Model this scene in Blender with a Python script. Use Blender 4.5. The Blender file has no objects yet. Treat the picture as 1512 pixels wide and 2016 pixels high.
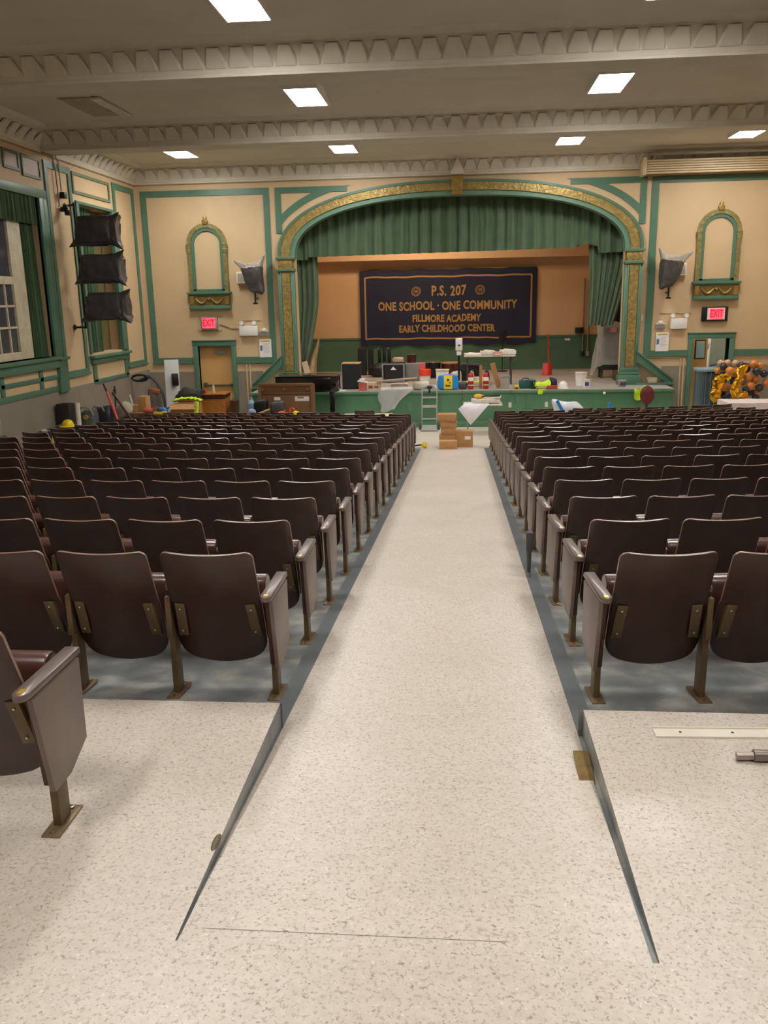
import bpy, bmesh, math, random
from mathutils import Vector, Matrix, noise
random.seed(7)
PI = math.pi
sc = bpy.context.scene
COL = sc.collection

# ------------------------------------------------------------------ camera
cam_data = bpy.data.cameras.new('camera')
cam_data.sensor_fit = 'HORIZONTAL'
cam_data.sensor_width = 36.0
cam_data.lens = 36.0 * 1678.03 / 1512.0
cam_data.clip_start = 0.05
cam_data.clip_end = 200
cam = bpy.data.objects.new('camera', cam_data)
COL.objects.link(cam)
PITCH, YAW, ROLL = math.radians(13.953), math.radians(5.170), math.radians(-1.120)
_f = Vector((-math.sin(YAW) * math.cos(PITCH), math.cos(YAW) * math.cos(PITCH), -math.sin(PITCH)))
_r = Vector((math.cos(YAW), math.sin(YAW), 0))
_u = _r.cross(_f)
_r2 = math.cos(ROLL) * _r + math.sin(ROLL) * _u
_u2 = -math.sin(ROLL) * _r + math.cos(ROLL) * _u
cam.matrix_world = Matrix(((_r2.x, _u2.x, -_f.x, 0), (_r2.y, _u2.y, -_f.y, 0), (_r2.z, _u2.z, -_f.z, 1.818), (0, 0, 0, 1)))
sc.camera = cam

# ------------------------------------------------------------------ world, exposure, large lights
sc.view_settings.view_transform = 'Standard'
sc.view_settings.look = 'None'
sc.view_settings.gamma = 1.0
sc.view_settings.use_curve_mapping = False
sc.view_settings.exposure = 0.0
PANEL_STRENGTH = 52.0          # ceiling light panels
STAGE_POWER = 120.0             # warm work lights above the stage
HALL_POWER = 70.0
w = bpy.data.worlds.new('world')
sc.world = w
w.use_nodes = True
w.node_tree.nodes['Background'].inputs[0].default_value = (0.010, 0.012, 0.02, 1)
w.node_tree.nodes['Background'].inputs[1].default_value = 1.0


def area(name, loc, size, power, col, rot=(0, 0, 0)):
    d = bpy.data.lights.new(name, 'AREA')
    d.shape = 'RECTANGLE'
    d.size, d.size_y = size
    d.energy = power
    d.color = col
    o = bpy.data.objects.new(name, d)
    COL.objects.link(o)
    o.location = loc
    o.rotation_euler = rot
    return o


area('stage_work_light', (-1.6, 24.2, 4.70), (2.6, 0.4), STAGE_POWER, (1.0, 0.72, 0.46), (math.radians(24), 0, 0))
area('stage_work_light', (0.4, 23.2, 4.75), (1.5, 0.4), STAGE_POWER * 0.45, (1.0, 0.70, 0.42), (0, 0, 0))
area('hall_light', (6.2, 23.2, 1.7), (1.0, 1.0), HALL_POWER, (0.95, 1.0, 1.0))

# ------------------------------------------------------------------ helpers


def lin(h):
    h = h.lstrip('#')
    v = [int(h[i:i + 2], 16) / 255 for i in (0, 2, 4)]
    return tuple([(c / 12.92 if c <= 0.04045 else ((c + 0.055) / 1.055) ** 2.4) for c in v] + [1.0])


def mat(name, col, rough=0.5, metal=0.0, var=0.12, vscale=6.0, bump=0.0, bscale=60.0, emit=0.0, coat=0.0, alpha=1.0, trans=0.0, spec=0.5, sheen=0.0, detail=3):
    m = bpy.data.materials.new(name)
    m.use_nodes = True
    nt = m.node_tree
    b = nt.nodes['Principled BSDF']
    c = lin(col) if isinstance(col, str) else col
    b.inputs['Roughness'].default_value = rough
    b.inputs['Metallic'].default_value = metal
    b.inputs['Specular IOR Level'].default_value = spec
    b.inputs['Coat Weight'].default_value = coat
    b.inputs['Coat Roughness'].default_value = 0.2
    b.inputs['Alpha'].default_value = alpha
    b.inputs['Transmission Weight'].default_value = trans
    b.inputs['Sheen Weight'].default_value = sheen
    tc = nt.nodes.new('ShaderNodeTexCoord')
    if var > 0:
        n = nt.nodes.new('ShaderNodeTexNoise')
        n.inputs['Scale'].default_value = vscale
        n.inputs['Detail'].default_value = detail
        nt.links.new(tc.outputs['Object'], n.inputs['Vector'])
        r = nt.nodes.new('ShaderNodeMapRange')
        r.inputs['From Min'].default_value = 0.3
        r.inputs['From Max'].default_value = 0.7
        r.inputs['To Min'].default_value = 1 - var
        r.inputs['To Max'].default_value = 1 + var
        nt.links.new(n.outputs['Fac'], r.inputs['Value'])
        mx = nt.nodes.new('ShaderNodeVectorMath')
        mx.operation = 'SCALE'
        mx.inputs[0].default_value = c[:3]
        nt.links.new(r.outputs['Result'], mx.inputs['Scale'])
        nt.links.new(mx.outputs['Vector'], b.inputs['Base Color'])
    else:
        b.inputs['Base Color'].default_value = c
    if bump > 0:
        n2 = nt.nodes.new('ShaderNodeTexNoise')
        n2.inputs['Scale'].default_value = bscale
        n2.inputs['Detail'].default_value = 2
        nt.links.new(tc.outputs['Object'], n2.inputs['Vector'])
        bp = nt.nodes.new('ShaderNodeBump')
        bp.inputs['Strength'].default_value = bump
        bp.inputs['Distance'].default_value = 0.02
        nt.links.new(n2.outputs['Fac'], bp.inputs['Height'])
        nt.links.new(bp.outputs['Normal'], b.inputs['Normal'])
    if emit > 0:
        b.inputs['Emission Color'].default_value = c
        b.inputs['Emission Strength'].default_value = emit
    return m


class M:
    """collects shapes, builds ONE mesh object"""

    def __init__(self):
        self.v, self.f, self.m = [], [], []

    def add(self, vs, fs, mi=0):
        o = len(self.v)
        self.v += [tuple(p) for p in vs]
        self.f += [tuple(i + o for i in q) for q in fs]
        self.m += [mi] * len(fs)
        return self

    def box(self, x0, x1, y0, y1, z0, z1, mi=0):
        vs = [(x0, y0, z0), (x1, y0, z0), (x1, y1, z0), (x0, y1, z0), (x0, y0, z1), (x1, y0, z1), (x1, y1, z1), (x0, y1, z1)]
        return self.add(vs, [(0, 3, 2, 1), (4, 5, 6, 7), (0, 1, 5, 4), (1, 2, 6, 5), (2, 3, 7, 6), (3, 0, 4, 7)], mi)

    def obox(self, c, size, rot=(0, 0, 0), mi=0):
        from mathutils import Euler
        R = Euler(rot).to_matrix()
        sx, sy, sz = [q / 2 for q in size]
        vs = [Vector(c) + R @ Vector(p) for p in [(-sx, -sy, -sz), (sx, -sy, -sz), (sx, sy, -sz), (-sx, sy, -sz), (-sx, -sy, sz), (sx, -sy, sz), (sx, sy, sz), (-sx, sy, sz)]]
        return self.add(vs, [(0, 3, 2, 1), (4, 5, 6, 7), (0, 1, 5, 4), (1, 2, 6, 5), (2, 3, 7, 6), (3, 0, 4, 7)], mi)

    def bar(self, p0, p1, wx, wy, up=(0, 0, 1), mi=0):
        p0, p1 = Vector(p0), Vector(p1)
        d = (p1 - p0).normalized()
        a = d.cross(Vector(up))
        if a.length < 1e-4:
            a = d.cross(Vector((1, 0, 0)))
        a.normalize()
        b = a.cross(d).normalized()
        vs = []
        for p in (p0, p1):
            vs += [p - a * wx / 2 - b * wy / 2, p + a * wx / 2 - b * wy / 2, p + a * wx / 2 + b * wy / 2, p - a * wx / 2 + b * wy / 2]
        return self.add(vs, [(0, 1, 2, 3), (7, 6, 5, 4), (0, 4, 5, 1), (1, 5, 6, 2), (2, 6, 7, 3), (3, 7, 4, 0)], mi)

    def cyl(self, p0, p1, r0, r1=None, n=14, mi=0, caps=True):
        r1 = r0 if r1 is None else r1
        p0, p1 = Vector(p0), Vector(p1)
        d = (p1 - p0).normalized()
        a = d.orthogonal().normalized()
        b = d.cross(a)
        vs = []
        for p, r in ((p0, r0), (p1, r1)):
            vs += [p + (a * math.cos(2 * PI * i / n) + b * math.sin(2 * PI * i / n)) * r for i in range(n)]
        fs = [(i, (i + 1) % n, n + (i + 1) % n, n + i) for i in range(n)]
        if caps:
            fs += [tuple(range(n - 1, -1, -1)), tuple(range(n, 2 * n))]
        return self.add(vs, fs, mi)

    def tube(self, pts, r, n=8, mi=0):
        pts = [Vector(p) for p in pts]
        rings = []
        a = None
        for i, p in enumerate(pts):
            d = (pts[min(i + 1, len(pts) - 1)] - pts[max(i - 1, 0)]).normalized()
            a = d.orthogonal().normalized() if a is None else (a - d * a.dot(d)).normalized()
            b = d.cross(a)
            rr = r[i] if isinstance(r, (list, tuple)) else r
            rings.append([p + (a * math.cos(2 * PI * k / n) + b * math.sin(2 * PI * k / n)) * rr for k in range(n)])
        vs = [q for g in rings for q in g]
        fs = []
        for i in range(len(pts) - 1):
            for k in range(n):
                fs.append((i * n + k, i * n + (k + 1) % n, (i + 1) * n + (k + 1) % n, (i + 1) * n + k))
        fs += [tuple(range(n - 1, -1, -1)), tuple(range((len(pts) - 1) * n, len(pts) * n))]
        return self.add(vs, fs, mi)

    def lathe(self, prof, c=(0, 0, 0), n=20, mi=0, sx=1, sy=1):
        vs, fs = [], []
        for r, z in prof:
            vs += [(c[0] + r * math.cos(2 * PI * k / n) * sx, c[1] + r * math.sin(2 * PI * k / n) * sy, c[2] + z) for k in range(n)]
        for i in range(len(prof) - 1):
            for k in range(n):
                fs.append((i * n + k, i * n + (k + 1) % n, (i + 1) * n + (k + 1) % n, (i + 1) * n + k))
        fs += [tuple(range(n - 1, -1, -1)), tuple(range((len(prof) - 1) * n, len(prof) * n))]
        return self.add(vs, fs, mi)

    def sphere(self, c, r, nu=14, nv=10, mi=0, s=(1, 1, 1)):
        prof = [(max(r * math.sin(PI * i / nv), r * 0.01), -r * math.cos(PI * i / nv)) for i in range(nv + 1)]
        o = M().lathe(prof, (0, 0, 0), nu)
        return self.add([(c[0] + p[0] * s[0], c[1] + p[1] * s[1], c[2] + p[2] * s[2]) for p in o.v], o.f, mi)

    def prism(self, poly, d0, d1, plane='xz', mi=0):
        def P(a, b, d):
            return (a, d, b) if plane == 'xz' else ((d, a, b) if plane == 'yz' else (a, b, d))
        n = len(poly)
        vs = [P(a, b, d0) for a, b in poly] + [P(a, b, d1) for a, b in poly]
        fs = [tuple(range(n)), tuple(range(2 * n - 1, n - 1, -1))] + [(i, n + i, n + (i + 1) % n, (i + 1) % n) for i in range(n)]
        return self.add(vs, fs, mi)

    def sheet(self, fn, nu, nv, t=None, mi=0, closed_u=False):
        """fn(u,v)->point; t: thickness along +y (solid) or None (single surface)"""
        vs, fs = [], []
        for j in range(nv + 1):
            for i in range(nu + 1):
                vs.append(Vector(fn(i / nu, j / nv)))
        W = nu + 1
        q = [(j * W + i, j * W + i + 1, (j + 1) * W + i + 1, (j + 1) * W + i) for j in range(nv) for i in range(nu)]
        if t is None:
            return self.add(vs, q, mi)
        tv = Vector(t) if not isinstance(t, (int, float)) else Vector((0, t, 0))
        N = len(vs)
        back = [p + tv for p in vs]
        fs = list(q) + [tuple(k + N for k in reversed(g)) for g in q]
        rim = [i for i in range(W)] + [j * W + nu for j in range(1, nv + 1)] + [nv * W + i for i in range(nu - 1, -1, -1)] + [j * W for j in range(nv - 1, 0, -1)]
        for a in range(len(rim)):
            b = (a + 1) % len(rim)
            fs.append((rim[b], rim[a], rim[a] + N, rim[b] + N))
        return self.add(vs + back, fs, mi)

    def join(self, other, off=(0, 0, 0), mi=None, flipx=False):
        vs = [((-p[0] if flipx else p[0]) + off[0], p[1] + off[1], p[2] + off[2]) for p in other.v]
        o = len(self.v)
        self.v += vs
        self.f += [tuple(i + o for i in (reversed(q) if flipx else q)) for q in other.f]
        self.m += [(m if mi is None else mi) for m in other.m]
        return self

    def mesh(self, name, mats, bevel=0.0, angle=35, seg=2):
        me = bpy.data.meshes.new(name)
        me.from_pydata([tuple(p) for p in self.v], [], self.f)
        mats = mats if isinstance(mats, (list, tuple)) else [mats]
        for m in mats:
            me.materials.append(m)
        me.polygons.foreach_set('material_index', self.m)
        bm = bmesh.new()
        bm.from_mesh(me)
        bmesh.ops.recalc_face_normals(bm, faces=bm.faces)
        if bevel > 0:
            es = [e for e in bm.edges if len(e.link_faces) == 2 and e.calc_face_angle(0) > math.radians(30)]
            bmesh.ops.bevel(bm, geom=es, offset=bevel, segments=seg, profile=0.5, affect='EDGES', clamp_overlap=True)
        bm.to_mesh(me)
        bm.free()
        me.polygons.foreach_set('use_smooth', [True] * len(me.polygons))
        me.set_sharp_from_angle(angle=math.radians(angle))
        me.update()
        return me

    def build(self, name, mats, parent=None, loc=None, rot=None, bevel=0.0, angle=35, label=None):
        o = bpy.data.objects.new(name, self.mesh(name, mats, bevel, angle))
        COL.objects.link(o)
        if parent is not None:
            o.parent = parent
        if loc is not None:
            o.location = loc
        if rot is not None:
            o.rotation_euler = rot
        if label:
            o['label'] = label
        return o


def tag(o, label=None, cat=None, group=None, kind=None):
    if label:
        o['label'] = label
    if cat:
        o['category'] = cat
    if group:
        o['group'] = group
    if kind:
        o['kind'] = kind
    return o


def thing(name, label, cat, loc=(0, 0, 0), rotz=0, group=None):
    o = bpy.data.objects.new(name, None)
    COL.objects.link(o)
    o.empty_display_size = 0.1
    o.location = loc
    o.rotation_euler = (0, 0, rotz)
    return tag(o, label, cat, group)


def struct(name, m, mats, bevel=0.0, label=None):
    o = m.build(name, mats, bevel=bevel)
    o['kind'] = 'structure'
    if label:
        o['label'] = label
    return o


def solo(name, m, mats, label, cat, loc, rotz=0, group=None, bevel=0.0, rot=None, angle=35):
    o = m.build(name, mats, loc=loc, rot=rot or (0, 0, rotz), bevel=bevel, angle=angle)
    return tag(o, label, cat, group)


def nz(x, y, z, s=1.0):
    return noise.noise(Vector((x * s, y * s, z * s)))


def lettering(text, size, name, m, parent, fn=None, wscale=1.0, bold=0.0, loc=(0, 0, 0), depth=0.004, spacing=1.0, label=None):
    """text standing in the local xz plane, facing -y, centred on loc"""
    cu = bpy.data.curves.new(name, 'FONT')
    cu.body = text
    cu.size = size
    cu.align_x = 'CENTER'
    cu.align_y = 'CENTER'
    cu.extrude = depth
    cu.offset = bold
    cu.space_character = spacing
    cu.resolution_u = 3
    tmp = bpy.data.objects.new(name, cu)
    COL.objects.link(tmp)
    dg = bpy.context.evaluated_depsgraph_get()
    me = bpy.data.meshes.new_from_object(tmp.evaluated_get(dg))
    bpy.data.objects.remove(tmp)
    for v in me.vertices:
        x, y, z = v.co
        p = Vector((x * wscale + loc[0], loc[1] - z, y + loc[2]))
        if fn:
            p = Vector(fn(p))
        v.co = p
    me.materials.clear()
    me.materials.append(m)
    o = bpy.data.objects.new(name, me)
    COL.objects.link(o)
    o.parent = parent
    if label:
        o['label'] = label
    return o


# ------------------------------------------------------------------ materials
TAN = mat('tan_wall_paint', '#d0b58d', 0.6, var=0.05, vscale=1.2)
GREEN = mat('green_trim_paint', '#537a65', 0.42, var=0.06, vscale=3)
GREEN_APRON = mat('green_stage_paint', '#5a8867', 0.35, var=0.10, vscale=2.2)
GREEN_DARK = mat('dark_green_wainscot', '#4a6d53', 0.5, var=0.10, vscale=2)
PLASTER = mat('ceiling_plaster', '#d3ccbb', 0.75, var=0.04, vscale=1.5)
PLASTER2 = mat('cornice_plaster', '#d8d1c0', 0.7, var=0.05, vscale=4)
WAINS = mat('grey_wainscot', '#8b8272', 0.6, var=0.09, vscale=2)
GOLD = mat('gold_relief', '#a08a50', 0.42, metal=0.42, var=0.28, vscale=14, bump=0.9, bscale=16)
GOLD_SM = mat('gold_plain', '#a2874a', 0.4, metal=0.5, var=0.2, vscale=10)
STAGE_FLOOR = mat('stage_boards', '#a59e97', 0.5, var=0.12, vscale=2.5)
STAGE_TAN = mat('stage_rear_wall', '#d0ad86', 0.7, var=0.05, vscale=1)
CONCRETE = None
WOOD_SEAT = mat('dark_brown_laminate', '#3a2016', 0.36, var=0.22, vscale=9, coat=0.35, spec=0.5)
RIM_HIGHLIGHT = mat('painted_rim_highlight', '#93786a', 0.32, var=0.06, coat=0.4)  # lighter colour paints the lamp highlight along the seat-back rims
WOOD_PAD = mat('red_brown_seat_laminate', '#573830', 0.3, var=0.12, vscale=8, coat=0.3)
WOOD_ARM = mat('brown_arm_laminate', '#6d5f5a', 0.36, var=0.1, vscale=12, coat=0.2)
PANEL_LAM = mat('taupe_brown_end_laminate', '#7b6d65', 0.42, var=0.08, vscale=10)
BRONZE = mat('bronze_painted_metal', '#6b5a40', 0.42, metal=0.35, var=0.12, vscale=10)
BRONZE_D = mat('dark_bronze_metal', '#3a2a20', 0.45, metal=0.3, var=0.12, vscale=10)
PLATE = mat('tarnished_base_plate', '#8f7a5c', 0.4, metal=0.5, var=0.25, vscale=30)
STEEL = mat('bright_steel', '#c8c4bc', 0.25, metal=0.9, var=0.05)
BRASS = mat('brass_tag', '#d9a944', 0.3, metal=0.6, var=0.05)
ALU = mat('aluminium', '#c9cbc8', 0.35, metal=0.7, var=0.06)
WHITE = mat('white_plastic', '#e9e6df', 0.4, var=0.03)
OFFWHITE = mat('off_white', '#ddd5c3', 0.5, var=0.05)
PAPER = mat('paper', '#efece6', 0.7, var=0.04, vscale=8)
BLACK = mat('black_plastic', '#151517', 0.4, var=0.1)
BLACK_CLOTH = mat('black_mesh_cloth', '#1c1e22', 0.8, var=0.2, vscale=60)
BAG = mat('black_bag_plastic', '#464241', 0.36, var=0.30, vscale=5, bump=1.0, bscale=6)
BAG_EDGE = mat('grey_bag_fold', '#a39a8c', 0.35, var=0.1)
GLOSSBLACK = mat('piano_black_lacquer', '#0d0d0e', 0.12, var=0.0, coat=0.5)
CARD = mat('cardboard', '#b98a58', 0.75, var=0.07, vscale=10)
CARD_D = mat('darker_cardboard', '#a87c4d', 0.75, var=0.07, vscale=10)  # darker cardboard tone for print marks, strips and some cartons
TAPE = mat('packing_tape', '#c9a270', 0.35, var=0.05)
RED = mat('red_paint', '#c22a22', 0.35, var=0.06)
PINKRED = mat('pink_red', '#e2585a', 0.5, var=0.06)
ORANGE_RED = mat('orange_red_lid', '#f04a28', 0.4, var=0.04)
LIME = mat('lime_hi_vis_cloth', '#c8f02c', 0.75, var=0.1, vscale=8)
YELLOW = mat('yellow_plastic', '#f0d020', 0.4, var=0.05)
BLUE = mat('blue_plastic', '#2f8fd6', 0.35, var=0.06)
NAVY = mat('navy_banner_cloth', '#20253f', 0.85, var=0.12, vscale=2.2)
BANNER_GOLD = mat('banner_gold_print', '#a8854f', 0.7, var=0.06)
VELVET = mat('green_velour', '#526a4c', 0.9, var=0.12, vscale=3, sheen=0.3)
VELVET_D = mat('dark_green_velour', '#36502f', 0.9, var=0.14, vscale=4, sheen=0.2)
LINING = mat('beige_lining', '#c3a883', 0.85, var=0.08)
DOOR_TAN = mat('tan_door_paint', '#d3a767', 0.42, var=0.05, vscale=2)
WOOD_DESK = mat('orange_oak', '#a56a2c', 0.4, var=0.15, vscale=6)
WOOD_DARK = mat('dark_wood', '#4a2d1c', 0.5, var=0.15)
BROWN_CAB = mat('brown_cabinet_wood', '#7d5a36', 0.5, var=0.1, vscale=3)
GREY = mat('grey_paint', '#8f8f8c', 0.5, var=0.06)
DGREY = mat('dark_grey_plastic', '#4a4a4b', 0.5, var=0.1)
MAROON = mat('maroon', '#6a2a2e', 0.5, var=0.08)
TEAL = mat('teal_plastic', '#1f5f5c', 0.5, var=0.08)
FILM = mat('milky_plastic_film', '#e8e6e0', 0.3, var=0.1, vscale=5, alpha=0.36, bump=0.5, bscale=10)
FILM2 = mat('clear_plastic_film', '#dfe0dc', 0.25, var=0.1, vscale=4, alpha=0.42, bump=0.5, bscale=8)
GLASS_DARK = mat('night_window_glass', '#4d4a52', 0.08, var=0.0, spec=0.6)
FROST = mat('pale_transom_glass', '#b8a496', 0.5, var=0.08, vscale=3)
MUNTIN = mat('dark_transom_frame', '#5c6a56', 0.5, var=0.05)
DIFF = mat('lit_diffuser', (1.0, 0.965, 0.93, 1), 0.6, var=0, emit=PANEL_STRENGTH)
EXITRED = mat('exit_red_face', (1.0, 0.06, 0.09, 1), 0.5, var=0, emit=1.6)
EXITLET = mat('exit_dark_letters', (0.55, 0.0, 0.03, 1), 0.5, var=0, emit=0.5)
BAL_OR = mat('orange_balloon', '#d98a3e', 0.28, var=0.03, spec=0.6)
BAL_BK = mat('black_balloon', '#33343a', 0.25, var=0.03, spec=0.6)
BAL_PK = mat('blush_balloon', '#c9a284', 0.3, var=0.03)
FOIL = mat('gold_foil', '#e0a628', 0.2, metal=0.9, var=0.1, bump=0.6, bscale=12)
BLUEGREY = mat('blue_grey_metal', '#6f8b93', 0.5, var=0.08, metal=0.1)
SCREENCASE = mat('tan_slatted_case', '#cdb892', 0.55, var=0.06)
SILVER_GREY = mat('grey_white_board', '#cfd2ce', 0.4, var=0.05)
HALLWALL = mat('hall_wall', '#b9ad93', 0.6, var=0.05)
SKYBLUE = mat('pale_blue_notice', '#a9cfe0', 0.6, var=0.06, vscale=20)


def tile_material():
    m = bpy.data.materials.new('speckled_vinyl_tile')
    m.use_nodes = True
    nt = m.node_tree
    L = nt.links.new
    b = nt.nodes['Principled BSDF']
    tc = nt.nodes.new('ShaderNodeTexCoord')

    def noise_node(scale, detail, rough=0.6):
        n = nt.nodes.new('ShaderNodeTexNoise')
        n.inputs['Scale'].default_value = scale
        n.inputs['Detail'].default_value = detail
        n.inputs['Roughness'].default_value = rough
        L(tc.outputs['Object'], n.inputs['Vector'])
        return n

    def ramp(src, p0, p1, c0, c1):
        r = nt.nodes.new('ShaderNodeValToRGB')
        r.color_ramp.elements[0].position = p0
        r.color_ramp.elements[1].position = p1
        r.color_ramp.elements[0].color = c0
        r.color_ramp.elements[1].color = c1
        L(src, r.inputs['Fac'])
        return r

    def mix(fac, a, bb, fv=None):
        x = nt.nodes.new('ShaderNodeMix')
        x.data_type = 'RGBA'
        if fac is not None:
            L(fac, x.inputs[0])
        if fv is not None:
            x.inputs[0].default_value = fv
        for i, q in ((6, a), (7, bb)):
            if isinstance(q, tuple):
                x.inputs[i].default_value = q
            else:
                L(q, x.inputs[i])
        return x.outputs[2]
    K, Wt = (0, 0, 0, 1), (1, 1, 1, 1)
    base = mix(ramp(noise_node(26, 3).outputs['Fac'], 0.35, 0.65, K, Wt).outputs[0], lin('#d7ccbf'), lin('#e1d7cb'))
    # grey-tan chips
    f1 = ramp(noise_node(75, 2, 0.6).outputs['Fac'], 0.55, 0.64, K, Wt).outputs[0]
    c1 = mix(f1, base, lin('#bfb4a6'))
    f2 = ramp(noise_node(66, 2.5, 0.6).outputs['Fac'], 0.31, 0.38, Wt, K).outputs[0]
    c2 = mix(f2, c1, lin('#9d9184'))
    f3 = ramp(noise_node(80, 1, 0.4).outputs['Fac'], 0.695, 0.73, K, Wt).outputs[0]
    c3 = mix(f3, c2, lin('#ece5db'))
    # soft scuffs and stains
    f4 = ramp(noise_node(1.1, 4).outputs['Fac'], 0.35, 0.75, K, (0.35, 0.35, 0.35, 1)).outputs[0]
    c4 = mix(f4, c3, lin('#bfb7aa'))
    L(c4, b.inputs['Base Color'])
    r = ramp(noise_node(3, 3).outputs['Fac'], 0.3, 0.7, (0.30, 0.30, 0.30, 1), (0.46, 0.46, 0.46, 1))
    L(r.outputs[0], b.inputs['Roughness'])
    bp = nt.nodes.new('ShaderNodeBump')
    bp.inputs['Strength'].default_value = 0.06
    bp.inputs['Distance'].default_value = 0.01
    L(noise_node(40, 2).outputs['Fac'], bp.inputs['Height'])
    L(bp.outputs['Normal'], b.inputs['Normal'])
    return m


def concrete_material():
    m = mat('grey_painted_concrete', '#777a76', 0.45, var=0.0)
    nt = m.node_tree
    L = nt.links.new
    b = nt.nodes['Principled BSDF']
    tc = nt.nodes.new('ShaderNodeTexCoord')
    n = nt.nodes.new('ShaderNodeTexNoise')
    n.inputs['Scale'].default_value = 5
    n.inputs['Detail'].default_value = 6
    L(tc.outputs['Object'], n.inputs['Vector'])
    r = nt.nodes.new('ShaderNodeValToRGB')
    r.color_ramp.elements[0].position = 0.36
    r.color_ramp.elements[1].position = 0.68
    r.color_ramp.elements[0].color = lin('#74787a')
    r.color_ramp.elements[1].color = lin('#b2b2aa')
    e = r.color_ramp.elements.new(0.52)
    e.color = lin('#8a8e8b')
    L(n.outputs['Fac'], r.inputs['Fac'])
    L(r.outputs[0], b.inputs['Base Color'])
    return m


TILE = tile_material()
CONCRETE = concrete_material()
STRIP = mat('slate_grey_floor_paint', '#70777a', 0.4, var=0.08, vscale=6)

# ------------------------------------------------------------------ floor
S, Y1, RP, PW = 0.0818, 3.7102, 0.8331, 0.4826
LEV = 0.148                      # level cross aisle at the rear
ZF = -1.19                       # level floor in front of the stage
YFLAT = Y1 - ZF / S
AL, AR = -0.755, 0.500           # tiled aisle edges
YR, YP = 1.90, 3.30              # ramp start, platform edge
XL, XR = -8.0, 7.86
DW, YST, ZS, YB = 21.7, 20.55, -0.31, 26.6
CX = -0.07


def fz(y):
    return max(-S * (y - Y1), ZF)


f = M()


def quad(m, x0, x1, y0, y1, z0, z1, mi=0):
    m.add([(x0, y0, z0), (x1, y0, z0), (x1, y1, z1), (x0, y1, z1)], [(0, 1, 2, 3)], mi)


quad(f, XL, XR, -4.5, YR, LEV, LEV)
quad(f, XL, -0.762, YR, YP, LEV, LEV)
quad(f, 0.518, XR, YR, YP, LEV, LEV)
yy = YR
while yy < 16.9:
    y2 = min(yy + 1.5, 16.9)
    quad(f, AL, AR, yy, y2, fz(yy), fz(y2))
    yy = y2
quad(f, XL, XR, 16.9, YFLAT, fz(16.9), ZF)
quad(f, XL, XR, YFLAT, DW + 0.3, ZF, ZF)
struct('floor', f, TILE)
g = M()
for x0, x1 in ((XL, AL), (AR, XR)):
    quad(g, x0, x1, YP - 0.02, 16.9, fz(YP - 0.02) - 0.004, fz(16.9) - 0.004)
    quad(g, x0, x1, YP, YP, LEV, fz(YP) - 0.01)
g.add([(-0.762, YR, LEV), (-0.762, YP, LEV), (-0.762, YP, fz(YP) - 0.02), (-0.762, YR, LEV - 0.02)], [(0, 1, 2, 3)])
g.add([(0.518, YR, LEV), (0.518, YP, LEV), (0.518, YP, fz(YP) - 0.02), (0.518, YR, LEV - 0.02)], [(0, 1, 2, 3)])
quad(g, -0.775, AL, YR, YP, LEV - 0.006, fz(YP) - 0.004)
quad(g, AR, 0.530, YR, YP, LEV - 0.006, fz(YP) - 0.004)
struct('floor', g, CONCRETE)
g = M()
quad(g, AL - 0.085, AL - 0.001, YP + 0.001, 16.9, fz(YP) - 0.001, fz(16.9) - 0.001)
quad(g, AR + 0.001, AR + 0.085, YP + 0.001, 16.9, fz(YP) - 0.001, fz(16.9) - 0.001)
struct('floor', g, STRIP)
g = M()
quad(g, -0.70, 0.14, 1.955, 1.9572, fz(1.955) + 0.0006, fz(1.9572) + 0.0006)
struct('floor', g, WAINS)

# ------------------------------------------------------------------ arch curve


def sup(a, b, n=2.35, N=64, t0=0.0, t1=PI):
    out = []
    for i in range(N + 1):
        t = t0 + (t1 - t0) * i / N
        c, s_ = math.cos(t), math.sin(t)
        out.append((CX + 0.02 + a * math.copysign(abs(c) ** (2 / n), c), 2.90 + b * abs(s_) ** (2 / n)))
    return out


# ------------------------------------------------------------------ walls
wm = M()
wy0, wy1 = DW, DW + 0.3
DL, DR = (-6.66, -5.79), (5.67, 6.53)
DTOP = 0.765
HC = 5.10
wm.box(XL - 0.3, DL[0], wy0, wy1, -1.3, HC + 0.1)
wm.box(*DL, wy0, wy1, DTOP, HC + 0.1)
wm.box(DL[1], -4.06, wy0, wy1, -1.3, HC + 0.1)
arch_in = sup(4.01, 1.34)
poly = list(arch_in) + [(-4.06, HC + 0.1), (3.96, HC + 0.1)]
wm.prism(poly, wy0, wy1, 'xz')
wm.box(3.96, DR[0], wy0, wy1, -1.3, HC + 0.1)
wm.box(*DR, wy0, wy1, DTOP, HC + 0.1)
wm.box(DR[1], XR + 0.3, wy0, wy1, -1.3, HC + 0.1)
struct('wall_front', wm, TAN)
# left wall with two window openings
W1 = (12.62, 16.52, 0.86, 3.83)
W2 = (18.25, 20.12, 0.80, 3.90)
TR = [(15.37, 15.95, 4.22, 4.55), (16.04, 16.76, 4.17, 4.55)]
lw = M()
XO = XL - 0.35
lw.box(XO, XL, -4.5, W1[0], -1.4, HC + 0.1)
lw.box(XO, XL, W1[0], W1[1], -1.4, W1[2])
lw.box(XO, XL, W1[0], W1[1], W1[3], HC + 0.1)
lw.box(XO, XL, W1[1], W2[0], -1.4, HC + 0.1)
lw.box(XO, XL, W2[0], W2[1], -1.4, W2[2])
lw.box(XO, XL, W2[0], W2[1], W2[3], HC + 0.1)
lw.box(XO, XL, W2[1], DW + 0.3, -1.4, HC + 0.1)
struct('wall_left', lw, TAN)
struct('wall_right', M().box(XR, XR + 0.3, -4.5, DW + 0.3, -1.4, HC + 0.1), TAN)
struct('wall_rear', M().box(XL - 0.3, XR + 0.3, -4.8, -4.5, -0.2, HC + 0.1), mat('rear_wall_brown', '#8f7a5c', 0.6))
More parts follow.
